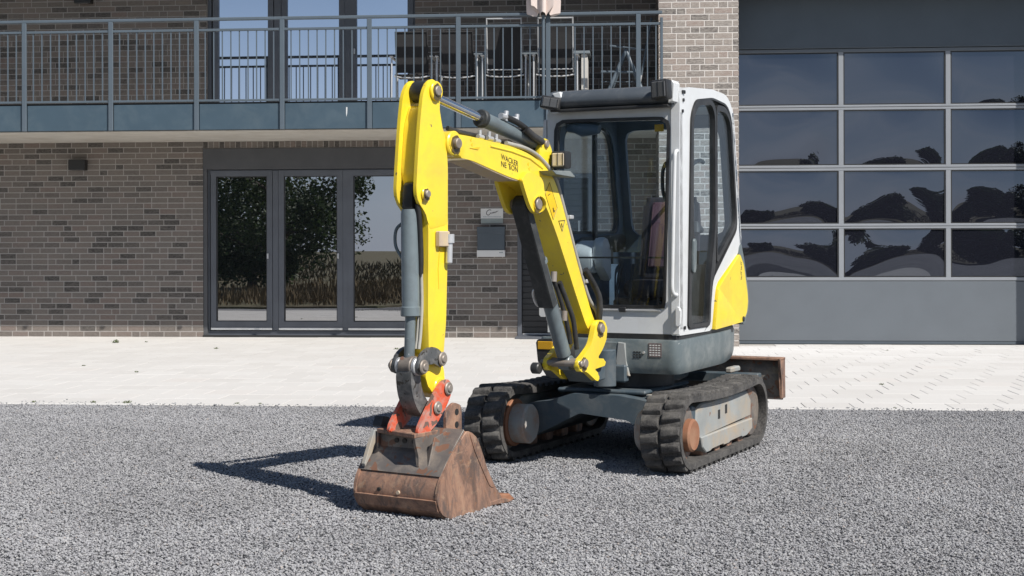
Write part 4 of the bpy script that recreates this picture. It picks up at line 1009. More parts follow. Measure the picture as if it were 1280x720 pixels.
    for k in range(4):
        for dz in (0, 0.012, 0.024)[:3 - (k % 2)]: box(s, 0.4972, 0.4978, 0.846+dz*0.5, 0.872, 1.11+k*0.034+dz*0.9, 1.115+k*0.034+dz*0.9)
        box(s, 0.4972, 0.4978, 0.846 if k % 2 else 0.868, 0.851 if k % 2 else 0.873, 1.11+k*0.034, 1.136+k*0.034)
    obj('model_number', s, MAT['decal_black'], Y)
    s = bmesh.new(); prism(s, rounded([(0.84, 1.29), (0.93, 1.21), (1.025, 1.0), (1.04, 0.9), (0.95, 0.80), (0.97, 0.79), (1.065, 0.9), (1.06, 1.02), (0.97, 1.24), (0.90, 1.36), (0.86, 1.34)], 0.01), 0.40, 0.485, SIDE, 0.006); obj('rear_post', s, MAT['grey_body'], X)
    s = bmesh.new(); prism(s, rounded([(-0.43, 0.78), (0.40, 0.78), (0.40, 1.18), (0.34, 1.26), (-0.36, 1.26), (-0.43, 1.18)], 0.05), 0.86, 1.05, FRONT, 0.03, 2); obj('engine_hood', s, MAT['yellow'], X, smooth=40)
    # ---- cab
    x0, x1, yf = -0.42, 0.48, -0.33
    side_o = rounded([(yf, 0.785), (yf+0.005, 2.30), (-0.205, 2.338), (0.30, 2.372), (0.62, 2.362), (0.755, 2.25), (0.885, 1.55), (0.925, 1.36), (0.86, 1.30), (0.36, 1.085), (0.275, 0.785)], [0.0, 0.015, 0.06, 0.05, 0.12, 0.12, 0.1, 0.05, 0.03, 0.06, 0.0], 4)
    op = rounded([(-0.205, 0.815), (-0.165, 1.6), (-0.140, 2.17), (-0.045, 2.275), (0.30, 2.318), (0.60, 2.300), (0.705, 2.22), (0.822, 1.55), (0.815, 1.45), (0.30, 1.12), (0.225, 0.815)], [0.03, 0.0, 0.06, 0.05, 0.05, 0.08, 0.08, 0.05, 0.08, 0.05, 0.03], 4)
    m = min(len(side_o), len(op))
    def resample(poly, N):
        P = [Vector(p) for p in poly]; P.append(P[0]); ds = [0]
        for a, b in zip(P, P[1:]): ds.append(ds[-1]+(b-a).length)
        out = []; k = 0
        for i in range(N):
            d = ds[-1]*i/N
            while ds[k+1] < d: k += 1
            f = (d-ds[k])/max(1e-9, ds[k+1]-ds[k]); out.append(tuple(P[k].lerp(P[k+1], f)))
        return out
    bm = bmesh.new()
    frame_prism(bm, resample(side_o, 90), resample(op, 90), x1-0.045, x1, SIDE)
    C = obj('cab', bm, MAT['white_cab'], X, smooth=40)
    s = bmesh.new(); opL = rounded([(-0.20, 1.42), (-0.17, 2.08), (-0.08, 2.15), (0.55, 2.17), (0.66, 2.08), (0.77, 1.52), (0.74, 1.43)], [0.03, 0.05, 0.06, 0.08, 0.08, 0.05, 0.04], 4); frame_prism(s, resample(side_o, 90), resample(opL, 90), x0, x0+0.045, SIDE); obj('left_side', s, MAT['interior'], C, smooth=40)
    # front frame with rounded windscreen opening
    wsO = resample(rounded(rect(x0, x1-0.0, 0.785, 2.24), [0, 0, 0.03, 0.03]), 80)
    wsI = resample(rounded([(-0.385, 0.945), (0.392, 0.950), (0.425, 2.145), (-0.368, 2.155)], [0.02, 0.02, 0.075, 0.075], 5), 80)
    s = bmesh.new(); frame_prism(s, wsO, wsI, yf-0.012, yf+0.05, FRONT); obj('front_frame', s, MAT['white_cab'], C, smooth=40)
    s = bmesh.new(); frame_prism(s, wsI, resample(rounded([(-0.365, 0.965), (0.372, 0.970), (0.405, 2.125), (-0.348, 2.135)], [0.02, 0.02, 0.065, 0.065], 5), 80), yf-0.020, yf+0.03, FRONT); obj('windscreen_seal', s, MAT['black'], C, smooth=40)
    s = bmesh.new(); prism(s, rounded([(-0.366, 0.964), (0.373, 0.969), (0.406, 2.126), (-0.349, 2.136)], [0.02, 0.02, 0.065, 0.065], 5), yf+0.002, yf+0.007, FRONT); obj('windscreen', s, MAT['cab_glass'], C)
    s = bmesh.new(); box(s, -0.37, 0.38, yf+0.012, yf+0.03, 1.262, 1.274); obj('screen_divider', s, MAT['black'], C)
    s = bmesh.new(); box(s, 0.083, 0.128, yf-0.03, yf-0.018, 0.925, 0.955, 0.003); obj('screen_latch', s, MAT['black'], C)
    s = bmesh.new(); box(s, -0.36, 0.36, yf-0.026, yf-0.012, 0.932, 0.944, 0.003); obj('rain_bar', s, MAT['alu'], C)
    # rear frame and window
    s = bmesh.new()
    def REAR(a, z, t): return Vector((a, 0.885 - (z-1.55)*0.19 + t, z))
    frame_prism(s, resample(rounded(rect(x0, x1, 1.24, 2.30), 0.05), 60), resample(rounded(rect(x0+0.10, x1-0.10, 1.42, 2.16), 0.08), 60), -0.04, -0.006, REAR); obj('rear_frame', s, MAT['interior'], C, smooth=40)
    s = bmesh.new(); prism(s, rounded(rect(x0+0.099, x1-0.099, 1.419, 2.161), 0.08), -0.025, -0.020, REAR); obj('rear_window', s, MAT['cab_glass'], C)
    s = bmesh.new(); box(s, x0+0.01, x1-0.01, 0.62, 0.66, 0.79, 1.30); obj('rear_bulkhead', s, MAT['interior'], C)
    # roof
    s = bmesh.new()
    prism(s, rounded([(-0.33, 2.245), (-0.33, 2.305), (-0.20, 2.338), (0.30, 2.370), (0.61, 2.360), (0.74, 2.26), (0.72, 2.245), (0.58, 2.318), (0.3, 2.33), (-0.2, 2.30)], 0.01), x0+0.046, x1-0.046, SIDE); obj('roof', s, MAT['white_cab'], C, smooth=40)
    # left window, lower grey panel
    s = bmesh.new(); prism(s, opL, x0+0.02, x0+0.025, SIDE); obj('left_window', s, MAT['cab_glass'], C)
    s = bmesh.new(); frame_prism(s, resample(opL, 90), resample([(0.3+(a-0.3)*0.95, 1.8+(b-1.8)*0.95) for a, b in opL], 90), x0+0.012, x0+0.033, SIDE); obj('left_window_seal', s, MAT['black'], C, smooth=40)
    s = bmesh.new(); box(s, x0+0.0455, x0+0.075, 0.27, 0.31, 1.30, 2.28, 0.006); obj('left_pillar', s, MAT['black'], C)
    s = bmesh.new(); prism(s, rounded([(-0.30, 0.80), (-0.30, 1.30), (0.10, 1.40), (0.80, 1.43), (0.86, 1.40), (0.80, 1.28), (0.36, 1.085), (0.275, 0.80)], 0.03), x0+0.0465, x0+0.06, SIDE); obj('left_inner_panel', s, MAT['black'], C)
    s = bmesh.new(); tube(s, spline([(0.385, yf+0.03, 1.86), (0.36, yf+0.06, 1.85), (0.345, yf+0.06, 1.80), (0.345, yf+0.06, 1.70), (0.36, yf+0.06, 1.64), (0.385, yf+0.03, 1.63)], 4), 0.012, 10); obj('inner_grab_handle', s, MAT['black'], C, smooth=60)
    # corner pillar trim and grab rail
    s = bmesh.new(); prism(s, [(0.428, 0.79), (0.428, 2.25), (0.462, 2.35), (0.478, 2.36), (0.488, 2.25), (0.485, 0.79)], yf-0.022, yf-0.012, FRONT, 0.004); obj('corner_trim', s, MAT['white_cab'], C)
    s = bmesh.new(); tube(s, spline([(0.470, yf-0.014, 1.93), (0.470, yf-0.055, 1.91), (0.466, yf-0.058, 1.80), (0.452, yf-0.058, 1.20), (0.452, yf-0.055, 1.06), (0.466, yf-0.02, 1.035)], 5), 0.0125, 10); obj('grab_rail', s, MAT['white_cab'], C, smooth=60)
    s = bmesh.new(); prism(s, rounded([(0.470, 0.84), (0.495, 0.85), (0.50, 0.95), (0.47, 0.97)], 0.012), yf-0.05, yf-0.02, FRONT, 0.004); obj('hinge_cover', s, MAT['white_cab'], C)
    for z in (0.83, 2.30):
        s = bmesh.new(); cyl(s, (0.484, -0.262, z), (0.492, -0.262, z), 0.012, 10); obj('bolt', s, MAT['black'], C)
    # bolts down the top of the front corner
    for k, (y, z) in enumerate(((-0.285, 2.30), (-0.27, 2.25), (-0.285, 2.18))):
        s = bmesh.new(); cyl(s, (0.478, y, z), (0.489, y, z), 0.011, 10); obj('bolt', s, MAT['black'], C)
    # left grab handle bar standing outside the left edge
    s = bmesh.new(); prism(s, rounded([(-0.452, 2.02), (-0.425, 2.02), (-0.425, 2.16), (-0.44, 2.16)], 0.01), yf-0.02, yf+0.02, FRONT, 0.004); obj('hinge_cover', s, MAT['white_cab'], C)
    s = bmesh.new(); prism(s, rounded([(-0.475, 0.885), (-0.425, 0.885), (-0.425, 1.01), (-0.46, 1.02), (-0.475, 1.0)], 0.012), yf-0.025, yf+0.02, FRONT, 0.005); obj('hinge_cover', s, MAT['white_bag'], C)
    # visor roll and lamps on the roof front
    s = bmesh.new()
    prism(s, rounded([(-0.30, 2.345), (-0.385, 2.33), (-0.435, 2.285), (-0.44, 2.245), (-0.40, 2.215), (-0.34, 2.215), (-0.29, 2.25)], 0.03, 4), -0.375, 0.452, SIDE, 0.01, 2); V = obj('roof_visor', s, MAT['visor'], X, smooth=40)
    s = bmesh.new(); box(s, -0.36, 0.44, -0.428, -0.36, 2.198, 2.2145, 0.004); obj('visor_trim', s, MAT['black'], V)
    def lamp(parent_name, cx, cz, w, h, y, yaw, lens, tilt=0.0, parent=X):
        M = Matrix.Translation((cx, y, cz)) @ Matrix.Rotation(yaw, 4, 'Z') @ Matrix.Rotation(tilt, 4, 'Y')
        s = bmesh.new(); box(s, -w/2, w/2, -0.005, 0.075, -h/2, h/2, 0.014, 2, M)
        L = obj(parent_name, s, MAT['black'], parent, smooth=40)
        s = bmesh.new(); box(s, -w/2+0.012, w/2-0.012, -0.012, 0.0, -h/2+0.012, h/2-0.012, 0.006, 1, M); obj('lens', s, lens, L)
        s = bmesh.new()
        for f in (-0.5, 0, 0.5):
            box(s, f*w*0.7-0.002, f*w*0.7+0.002, -0.0145, -0.0115, -h/2+0.014, h/2-0.014, 0, 1, M)
        obj('lens_rib', s, MAT['black'], L, kind='stuff'); return L
    lamp('work_light', -0.345, 2.255, 0.135, 0.085, -0.455, 0.25, MAT['lens_dark'], 0.18)
    lamp('work_light', 0.415, 2.295, 0.115, 0.122, -0.52, -0.1, MAT['lens_dark'], -0.06)
    s = bmesh.new(); prism(s, [(-0.345, 2.315), (-0.29, 2.325), (-0.265, 2.25), (-0.29, 2.24)], -0.43, -0.37, FRONT, 0.004); obj('lamp_bracket', s, MAT['white_cab'], X)
    s = bmesh.new(); box(s, -0.36, -0.31, -0.42, -0.36, 2.19, 2.208, 0.004); obj('lamp_bracket', s, MAT['white_cab'], X)
    s = bmesh.new(); prism(s, [(0.44, 2.22), (0.475, 2.23), (0.482, 2.34), (0.465, 2.36), (0.45, 2.33)], -0.43, -0.33, FRONT, 0.004); obj('lamp_bracket', s, MAT['white_cab'], X)
    # wiper motor and arm
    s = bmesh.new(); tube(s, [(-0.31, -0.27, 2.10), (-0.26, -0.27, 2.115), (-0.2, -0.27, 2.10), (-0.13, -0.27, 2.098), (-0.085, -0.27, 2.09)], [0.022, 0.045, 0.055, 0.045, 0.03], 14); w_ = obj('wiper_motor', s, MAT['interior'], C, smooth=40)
    s = bmesh.new(); tube(s, [(-0.335, yf-0.026, 2.09), (-0.333, yf-0.03, 1.6), (-0.318, yf-0.026, 1.0)], 0.007, 8); obj('wiper_arm', s, MAT['black'], C, smooth=60)
    s = bmesh.new(); box(s, 0.31, 0.37, yf+0.012, yf+0.016, 2.055, 2.10); obj('sticker', s, MAT['amber'], C)
    # inside: seat, consoles, levers
    s = bmesh.new(); prism(s, rounded([(0.24, 1.10), (0.34, 1.66), (0.46, 1.68), (0.50, 1.5), (0.42, 1.05)], 0.05), -0.02, 0.33, SIDE, 0.05, 3); S = obj('seat', s, MAT['seat'], C, smooth=50)
    s = bmesh.new(); prism(s, rounded([(0.232, 1.20), (0.325, 1.63), (0.35, 1.64), (0.27, 1.20)], 0.01), 0.05, 0.27, SIDE, 0.02, 2); obj('seat_cover', s, MAT['purple'], C, smooth=50)
    s = bmesh.new(); box(s, -0.04, 0.29, -0.02, 0.42, 1.0, 1.12, 0.05, 3); obj('seat_cushion', s, MAT['seat'], C, smooth=50)
    s = bmesh.new(); box(s, -0.12, 0.22, 0.02, 0.4, 0.80, 1.0, 0.02); obj('seat_base', s, MAT['black'], C)
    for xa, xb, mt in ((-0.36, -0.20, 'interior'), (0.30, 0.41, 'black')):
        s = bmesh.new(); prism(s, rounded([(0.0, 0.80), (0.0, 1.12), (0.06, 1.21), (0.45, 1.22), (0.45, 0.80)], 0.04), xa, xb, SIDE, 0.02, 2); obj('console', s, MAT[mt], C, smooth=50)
    s = bmesh.new(); prism(s, rounded([(-0.13, 1.16), (-0.15, 1.30), (-0.05, 1.385), (0.05, 1.36), (0.06, 1.18)], 0.035), -0.33, -0.20, SIDE, 0.02, 2); obj('lever_cover', s, MAT['white_bag'], C, smooth=50)
    s = bmesh.new(); prism(s, rounded([(-0.12, 1.22), (-0.13, 1.36), (-0.05, 1.41), (0.02, 1.33), (0.03, 1.10)], 0.03), -0.195, -0.13, SIDE, 0.018, 2); obj('lever_cover', s, MAT['white_bag'], C, smooth=50)
    for x in (-0.02, 0.07):
        s = bmesh.new(); tube(s, [(x, -0.12, 0.80), (x, -0.14, 1.05), (x+0.005, -0.08, 1.22)], [0.012, 0.011, 0.016], 10); obj('travel_lever', s, MAT['black'], C, smooth=50)
    s = bmesh.new(); tube(s, [(0.345, 0.04, 1.21), (0.345, -0.02, 1.32), (0.35, -0.02, 1.38)], [0.018, 0.018, 0.028], 10); obj('joystick', s, MAT['black'], C, smooth=50)
    s = bmesh.new(); box(s, x0+0.05, x1-0.05, yf+0.05, 0.62, 0.785, 0.80); obj('floor', s, MAT['black'], C)
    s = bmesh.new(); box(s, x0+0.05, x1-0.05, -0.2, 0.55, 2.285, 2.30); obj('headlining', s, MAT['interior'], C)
    # ---- cab door
    inn = rounded([(-0.155, 0.845), (-0.140, 1.14), (-0.055, 1.25), (-0.055, 1.36), (-0.105, 1.42), (-0.098, 2.14), (-0.01, 2.24), (0.255, 2.268), (0.322, 2.20), (0.325, 1.50), (0.292, 1.36), (0.215, 1.11), (0.19, 0.845)], [0.04, 0.05, 0.04, 0.04, 0.04, 0.04, 0.06, 0.04, 0.04, 0.03, 0.04, 0.04, 0.03], 4)
    out = rounded([(-0.200, 0.822), (-0.160, 1.6), (-0.135, 2.165), (-0.045, 2.268), (0.26, 2.300), (0.345, 2.25), (0.355, 1.50), (0.32, 1.18), (0.25, 1.09), (0.218, 0.822)], [0.03, 0.0, 0.06, 0.05, 0.05, 0.05, 0.04, 0.06, 0.05, 0.03], 4)
    s = bmesh.new(); frame_prism(s, resample(out, 110), resample(inn, 110), x1-0.03, x1+0.012, SIDE); Dr = obj('cab_door', s, MAT['black'], X, smooth=40)
    s = bmesh.new(); prism(s, inn, x1-0.012, x1-0.007, SIDE); obj('door_glass', s, MAT['cab_glass'], Dr)
    rq = rounded([(0.372, 1.22), (0.372, 2.28), (0.58, 2.278), (0.68, 2.20), (0.798, 1.56), (0.79, 1.47)], [0.03, 0.05, 0.07, 0.08, 0.05, 0.06], 4)
    cen = Vector((0.56, 1.8))
    s = bmesh.new(); frame_prism(s, resample(rq, 80), resample([tuple(cen+(Vector(p)-cen)*0.92) for p in rq], 80), x1-0.035, x1+0.006, SIDE); rw = obj('quarter_window', s, MAT['black'], Dr, smooth=40)
    s = bmesh.new(); prism(s, [tuple(cen+(Vector(p)-cen)*0.925) for p in rq], x1-0.014, x1-0.009, SIDE); obj('quarter_glass', s, MAT['cab_glass'], Dr)
    s = bmesh.new(); frame_prism(s, resample(op, 100), resample([(0.31+(a-0.31)*0.965, 1.56+(b-1.56)*0.982) for a, b in op], 100), x1-0.05, x1+0.003, SIDE); obj('door_seal', s, MAT['black'], Dr, smooth=40)
    s = bmesh.new(); prism(s, rounded([(-0.155, 1.17), (-0.10, 1.17), (-0.085, 1.385), (-0.14, 1.39)], 0.028, 5), x1+0.010, x1+0.026, SIDE, 0.005); obj('door_handle', s, MAT['grey_body'], Dr, smooth=40)
    s = bmesh.new(); tube(s, spline([(x1-0.05, 0.03, 1.55), (x1-0.06, 0.03, 1.80), (x1-0.06, 0.07, 1.865), (x1-0.06, 0.20, 1.90), (x1-0.05, 0.26, 1.89)], 5), 0.014, 10); obj('inner_grab_handle', s, MAT['black'], Dr, smooth=60)
    s = bmesh.new(); tube(s, [(x1-0.03, 0.06, 1.42), (x1-0.05, 0.10, 1.47), (x1-0.03, 0.16, 1.44)], [0.02, 0.035, 0.02], 10); obj('lock_catch', s, MAT['black'], Dr, smooth=50)
    s = bmesh.new(); box(s, x1-0.03, x1-0.01, 0.395, 0.42, 1.985, 2.03, 0.004); obj('window_knob', s, MAT['white_bag'], Dr)
    # ---- swing bracket
    def bracket(w0, w1):
        s = bmesh.new()
        prism(s, rounded([(0.235, 0.895), (0.115, 0.895), (0.095, 0.80), (0.15, 0.725), (0.225, 0.668), (0.13, 0.66), (0.115, 0.62), (0.26, 0.605), (0.205, 0.575), (0.20, 0.53), (0.24, 0.535), (0.36, 0.60), (0.445, 0.60), (0.455, 0.665), (0.40, 0.69), (0.295, 0.755), (0.262, 0.83)], [0.05, 0.05, 0.03, 0.04, 0.02, 0.02, 0.02, 0.01, 0.015, 0.015, 0.015, 0.03, 0.03, 0.03, 0.03, 0.05, 0.03], 4), w0, w1, BF, 0.006)
        return s
    K = obj('swing_bracket', bracket(0.092, 0.125), MAT['yellow'], X, smooth=40)
    obj('bracket_cheek', bracket(-0.125, -0.092), MAT['yellow'], K, smooth=40)
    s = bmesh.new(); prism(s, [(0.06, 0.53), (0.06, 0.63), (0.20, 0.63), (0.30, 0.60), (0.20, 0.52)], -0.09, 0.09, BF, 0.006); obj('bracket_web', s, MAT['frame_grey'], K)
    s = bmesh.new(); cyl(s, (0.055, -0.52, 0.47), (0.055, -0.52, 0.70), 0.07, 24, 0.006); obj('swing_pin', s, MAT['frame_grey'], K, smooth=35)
    s = bmesh.new(); cyl(s, BF(0.47, 0.615, -0.18), BF(0.47, 0.615, -0.126), 0.034, 20, 0.006); obj('pin_boss', s, MAT['black'], K, smooth=35)
    for u, z, r in ((0.185, 0.845, 0.030), (0.385, 0.648, 0.028), (0.43, 0.648, 0.018)):
        s = bmesh.new(); pin(s, u, z, -0.145, 0.142, r); obj('pin', s, MAT['pin'], K, smooth=35)
    # ---- boom: gooseneck box section
    prof = [(1.655, 1.925), (1.41, 1.912), (1.09, 1.888), (0.91, 1.86), (0.755, 1.808), (0.635, 1.735), (0.548, 1.60), (0.373, 1.25), (0.19, 0.925), (0.12, 0.84), (0.19, 0.80), (0.26, 0.86), (0.374, 1.035), (0.467, 1.188), (0.612, 1.421), (0.735, 1.585), (0.85, 1.665), (0.968, 1.70), (1.10, 1.716), (1.25, 1.745), (1.48, 1.792), (1.60, 1.80)]
    poly = rounded(prof, [0.05, 0.1, 0.1, 0.08, 0.08, 0.08, 0.08, 0.1, 0.05, 0.03, 0.03, 0.05, 0.1, 0.1, 0.1, 0.08, 0.08, 0.08, 0.08, 0.1, 0.1, 0.03], 3)
    s = bmesh.new(); prism(s, poly, -0.07, 0.07, BF, 0.009, 2); Bm = obj('boom', s, MAT['yellow'], X, smooth=35)
    for w in (-0.082, 0.082):                                         # cheek that carries the boom cylinder
        s = bmesh.new(); prism(s, rounded([(1.02, 1.71), (0.975, 1.63), (0.925, 1.55), (0.865, 1.512), (0.80, 1.545), (0.775, 1.61), (0.79, 1.72), (0.95, 1.76)], [0.02, 0.04, 0.04, 0.05, 0.05, 0.03, 0.03, 0.03], 4), w-0.012, w+0.012, BF, 0.004); obj('cylinder_cheek', s, MAT['yellow'], Bm, smooth=40)
    s = bmesh.new(); pin(s, 0.856, 1.575, -0.11, 0.11, 0.032); obj('pin', s, MAT['pin'], Bm, smooth=35)
    s = bmesh.new(); pin(s, 0.856, 1.575, 0.094, 0.102, 0.048); obj('pin_boss', s, MAT['yellow'], Bm, smooth=35)
    s = bmesh.new(); cyl(s, BF(1.655, 1.868, -0.088), BF(1.655, 1.868, 0.088), 0.066, 28, 0.006); obj('tip_boss', s, MAT['yellow'], Bm, smooth=35)
    s = bmesh.new(); pin(s, 1.655, 1.868, -0.115, 0.115, 0.028); obj('pin', s, MAT['pin'], Bm, smooth=35)
    s = bmesh.new(); prism(s, rounded([(0.785, 1.80), (0.755, 1.93), (0.70, 1.965), (0.645, 1.93), (0.60, 1.77)], 0.03), 0.025, 0.055, BF, 0.005); obj('cylinder_lug', s, MAT['yellow'], Bm, smooth=40)
    s = bmesh.new(); prism(s, rounded([(0.785, 1.80), (0.755, 1.93), (0.70, 1.965), (0.645, 1.93), (0.60, 1.77)], 0.03), -0.055, -0.025, BF, 0.005); obj('cylinder_lug', s, MAT['yellow'], Bm, smooth=40)
    s = bmesh.new(); pin(s, 0.70, 1.925, -0.07, 0.07, 0.022); obj('pin', s, MAT['pin'], Bm, smooth=35)
    s = bmesh.new(); prism(s, [(1.52, 1.799), (1.48, 1.786), (1.25, 1.738), (1.10, 1.709), (1.02, 1.700), (1.02, 1.712), (1.10, 1.722), (1.25, 1.752), (1.48, 1.80)], -0.066, 0.066, BF, 0.0); obj('underside_patch', s, MAT['beige'], Bm)  # added thin beige patch standing in for the boom's dirty underside
    # a welded strip along the top edge of the right face
    s = bmesh.new()
    for (ua, za), (ub, zb) in zip(((1.30, 1.876), (1.09, 1.860), (0.90, 1.832)), ((1.09, 1.860), (0.90, 1.832), (0.76, 1.782))): tube(s, [BF(ua, za, 0.0705), BF(ub, zb, 0.0705)], 0.006, 6)
    obj('weld_strip', s, MAT['yellow'], Bm, smooth=50)
    s = bmesh.new(); prism(s, rounded([(1.50, 1.855), (1.40, 1.866), (1.42, 1.85)], 0.005), 0.069, 0.0735, BF); obj('weld_patch', s, MAT['decal_yellow'], Bm)
    # worn lettering and stickers on the boom
    ang = math.atan2(-0.055, 0.27)
    def letter_at(a, b, t): return BF(1.215 - a*cos(ang)*1.0 - b*sin(ang)*-1.0*-1.0, 1.832 + a*sin(ang)*-1.0*-1.0 + b*cos(ang), 0.0712)
    text_mesh('lettering', ['WACKER'], 0.043, MAT['decal_black'], Bm, lambda a, b, t: BF(1.195 - a*0.97, 1.813 - a*0.19 + b, 0.0714))
    text_mesh('lettering', ['NE  SON'], 0.043, MAT['decal_black'], Bm, lambda a, b, t: BF(1.197 - a*1.04, 1.774 - a*0.16 + b, 0.0714))
    s = bmesh.new(); prism(s, [(1.121, 1.784), (1.117, 1.783), (1.117, 1.793), (1.121, 1.794)], 0.0705, 0.0716, BF); prism(s, [(1.113, 1.766), (1.109, 1.765), (1.109, 1.791), (1.113, 1.792)], 0.0705, 0.0716, BF); obj('lettering', s, MAT['decal_black'], Bm)
    def sticker(pts, mat, w=0.0713, nm='sticker'):
        s = bmesh.new(); prism(s, pts, w-0.001, w, BF); return obj(nm, s, mat, Bm)
    sticker([(0.735, 1.64), (0.685, 1.705), (0.60, 1.56), (0.645, 1.49)], MAT['decal_yellow'])
    for a, b in (((0.735, 1.64), (0.685, 1.705)), ((0.685, 1.705), (0.60, 1.56)), ((0.60, 1.56), (0.645, 1.49)), ((0.645, 1.49), (0.735, 1.64))):
        s = bmesh.new(); tube(s, [BF(a[0], a[1], 0.0713), BF(b[0], b[1], 0.0713)], 0.0014, 4); obj('sticker_edge', s, MAT['decal_black'], Bm)
    s = bmesh.new(); tube(s, [BF(0.705, 1.63, 0.072), BF(0.68, 1.64, 0.072)], 0.0022, 5); tube(s, [BF(0.65, 1.56, 0.072), BF(0.64, 1.535, 0.072), BF(0.63, 1.545, 0.072)], 0.004, 5); obj('sticker_print', s, MAT['decal_black'], Bm)
    tri = [(0.585, 1.485), (0.515, 1.49), (0.545, 1.425)]
    for a, b in zip(tri, tri[1:]+tri[:1]):
        s = bmesh.new(); tube(s, [BF(a[0], a[1], 0.0713), BF(b[0], b[1], 0.0713)], 0.0022, 4); obj('sticker_edge', s, MAT['decal_black'], Bm)
    s = bmesh.new(); tube(s, [BF(0.553, 1.472, 0.0715), BF(0.545, 1.45, 0.0715)], 0.0035, 5); obj('sticker_print', s, MAT['decal_black'], Bm)
    for u, z in ((0.925, 1.80), (0.915, 1.775), (1.495, 1.90), (1.485, 1.875)):
        s = bmesh.new(); prism(s, [(u, z), (u-0.02, z+0.012), (u-0.012, z-0.012)], 0.0702, 0.0714, BF); obj('chip', s, MAT['decal_yellow'], Bm)
    # boom lamp on its bracket
    Lb = lamp('boom_light', 0, 0, 0.1, 0.1, 0, 0, MAT['lens'], 0)
    Mb = Matrix.Translation(BF(0.66, 1.835, 0.115)) @ Matrix.Rotation(-0.05, 4, 'Z')
    Lb.matrix_local = Mb
    s = bmesh.new(); prism(s, [(0.80, 1.766), (0.60, 1.772), (0.545, 1.745), (0.55, 1.735), (0.76, 1.745)], 0.045, 0.16, BF, 0.003); obj('lamp_bracket', s, MAT['grey_body'], X)
    # hoses along the back of the boom and on top
    for k, (w, r) in enumerate(((0.055, 0.013), (0.03, 0.013), (0.0, 0.012))):
        s = bmesh.new(); tube(s, spline([BF(0.10-0.01*k, 0.79, w), BF(0.10, 0.93+0.02*k, w), BF(0.21, 1.03, w), BF(0.345, 1.26, w), BF(0.52, 1.60, w), BF(0.60, 1.735, w), BF(0.74, 1.83, w), BF(0.90, 1.883, w), BF(1.12, 1.905, w)], 6), r, 8); obj('hose', s, MAT['hose' if k else 'hose_grey'], Bm, smooth=60)
    s = bmesh.new(); tube(s, spline([BF(0.13, 0.86, 0.08), BF(0.15, 0.98, 0.10), BF(0.17, 1.06, 0.095), BF(0.29, 1.2, 0.08)], 6), 0.02, 8); obj('hose', s, MAT['hose'], Bm, smooth=60)
    for u, z in ((0.265, 1.13), (0.455, 1.51)):
        s = bmesh.new(); box(s, -0.03, 0.03, -0.02, 0.025, -0.012, 0.012, 0.004, 1, lambda v, u=u, z=z: BF(u-0.01, z, 0.05) + v); obj('hose_clamp', s, MAT['alu'], Bm)
    # fittings on the boom top near the tip
    s = bmesh.new(); tube(s, spline([BF(1.12, 1.905, 0.0), BF(1.25, 1.925, 0.01), BF(1.38, 1.935, 0.0), BF(1.50, 1.94, 0.01), BF(1.60, 1.955, 0.0)], 5), 0.014, 8); obj('hose', s, MAT['hose'], Bm, smooth=60)
    for u, z in ((1.27, 1.925), (1.20, 1.915), (1.36, 1.927)):
        s = bmesh.new(); cyl(s, BF(u, z, 0.03), BF(u-0.05, z-0.003, 0.03), 0.013, 10); cyl(s, BF(u-0.02, z, 0.03), BF(u-0.02, z+0.035, 0.03), 0.010, 10); obj('hose_fitting', s, MAT['alu'], Bm, smooth=40)
    # ---- boom cylinder with its guard plate
    a = Vector((0.385, 0.648)); b = Vector((0.856, 1.575)); d = (b-a).normalized(); nrm = Vector((d.y, -d.x))
    def along(t, off=0.0, w=0.0): p = a + d*t + nrm*off; return BF(p.x, p.y, w)
    Lc = (b-a).length
    s = bmesh.new(); cyl(s, along(0.05), along(0.66), 0.044, 24, 0.006); Cy = obj('boom_cylinder', s, MAT['grey_cyl'], X, smooth=35)
    s = bmesh.new(); cyl(s, along(0.66), along(0.69), 0.052, 24, 0.005); obj('gland', s, MAT['grey_cyl'], Cy, smooth=35)
    s = bmesh.new(); cyl(s, along(0.66), along(Lc-0.03), 0.026, 18); obj('rod', s, MAT['chrome'], Cy, smooth=35)
    s = bmesh.new(); cyl(s, along(0, 0, -0.04), along(0, 0, 0.04), 0.044, 22, 0.005); obj('eye', s, MAT['grey_cyl'], Cy, smooth=35)
    s = bmesh.new(); cyl(s, along(Lc, 0, -0.045), along(Lc, 0, 0.045), 0.052, 22, 0.005); obj('eye', s, MAT['guard'], Cy, smooth=35)
    s = bmesh.new()
    g0 = 0.40
    poly = [(Vector((a+d*t+nrm*o)).x, Vector((a+d*t+nrm*o)).y) for t, o in ((g0, 0.046), (g0, 0.054), (0.72, 0.056), (Lc+0.02, 0.052), (Lc+0.02, 0.044), (0.72, 0.048))]
    prism(s, poly, -0.046, 0.046, BF, 0.002)
    obj('guard_plate', s, MAT['guard'], Cy)
    for w in (-0.050, 0.0445):
        s = bmesh.new(); poly = [(Vector((a+d*t+nrm*o)).x, Vector((a+d*t+nrm*o)).y) for t, o in ((g0, 0.0), (g0, 0.052), (Lc, 0.052), (Lc, 0.0))]
        prism(s, poly, w, w+0.006, BF); obj('guard_side', s, MAT['guard'], Cy)
    s = bmesh.new(); tube(s, spline([along(0.10, -0.055, 0.03), along(0.25, -0.075, 0.03), along(0.42, -0.07, 0.03), along(0.52, -0.055, 0.03)], 6), 0.014, 8); obj('hose', s, MAT['hose'], Cy, smooth=60)
    s = bmesh.new(); tube(s, spline([along(0.06, -0.06, 0.06), along(0.22, -0.10, 0.06), along(0.33, -0.10, 0.055), along(0.50, -0.08, 0.05)], 6), 0.015, 8); obj('hose', s, MAT['hose'], Cy, smooth=60)
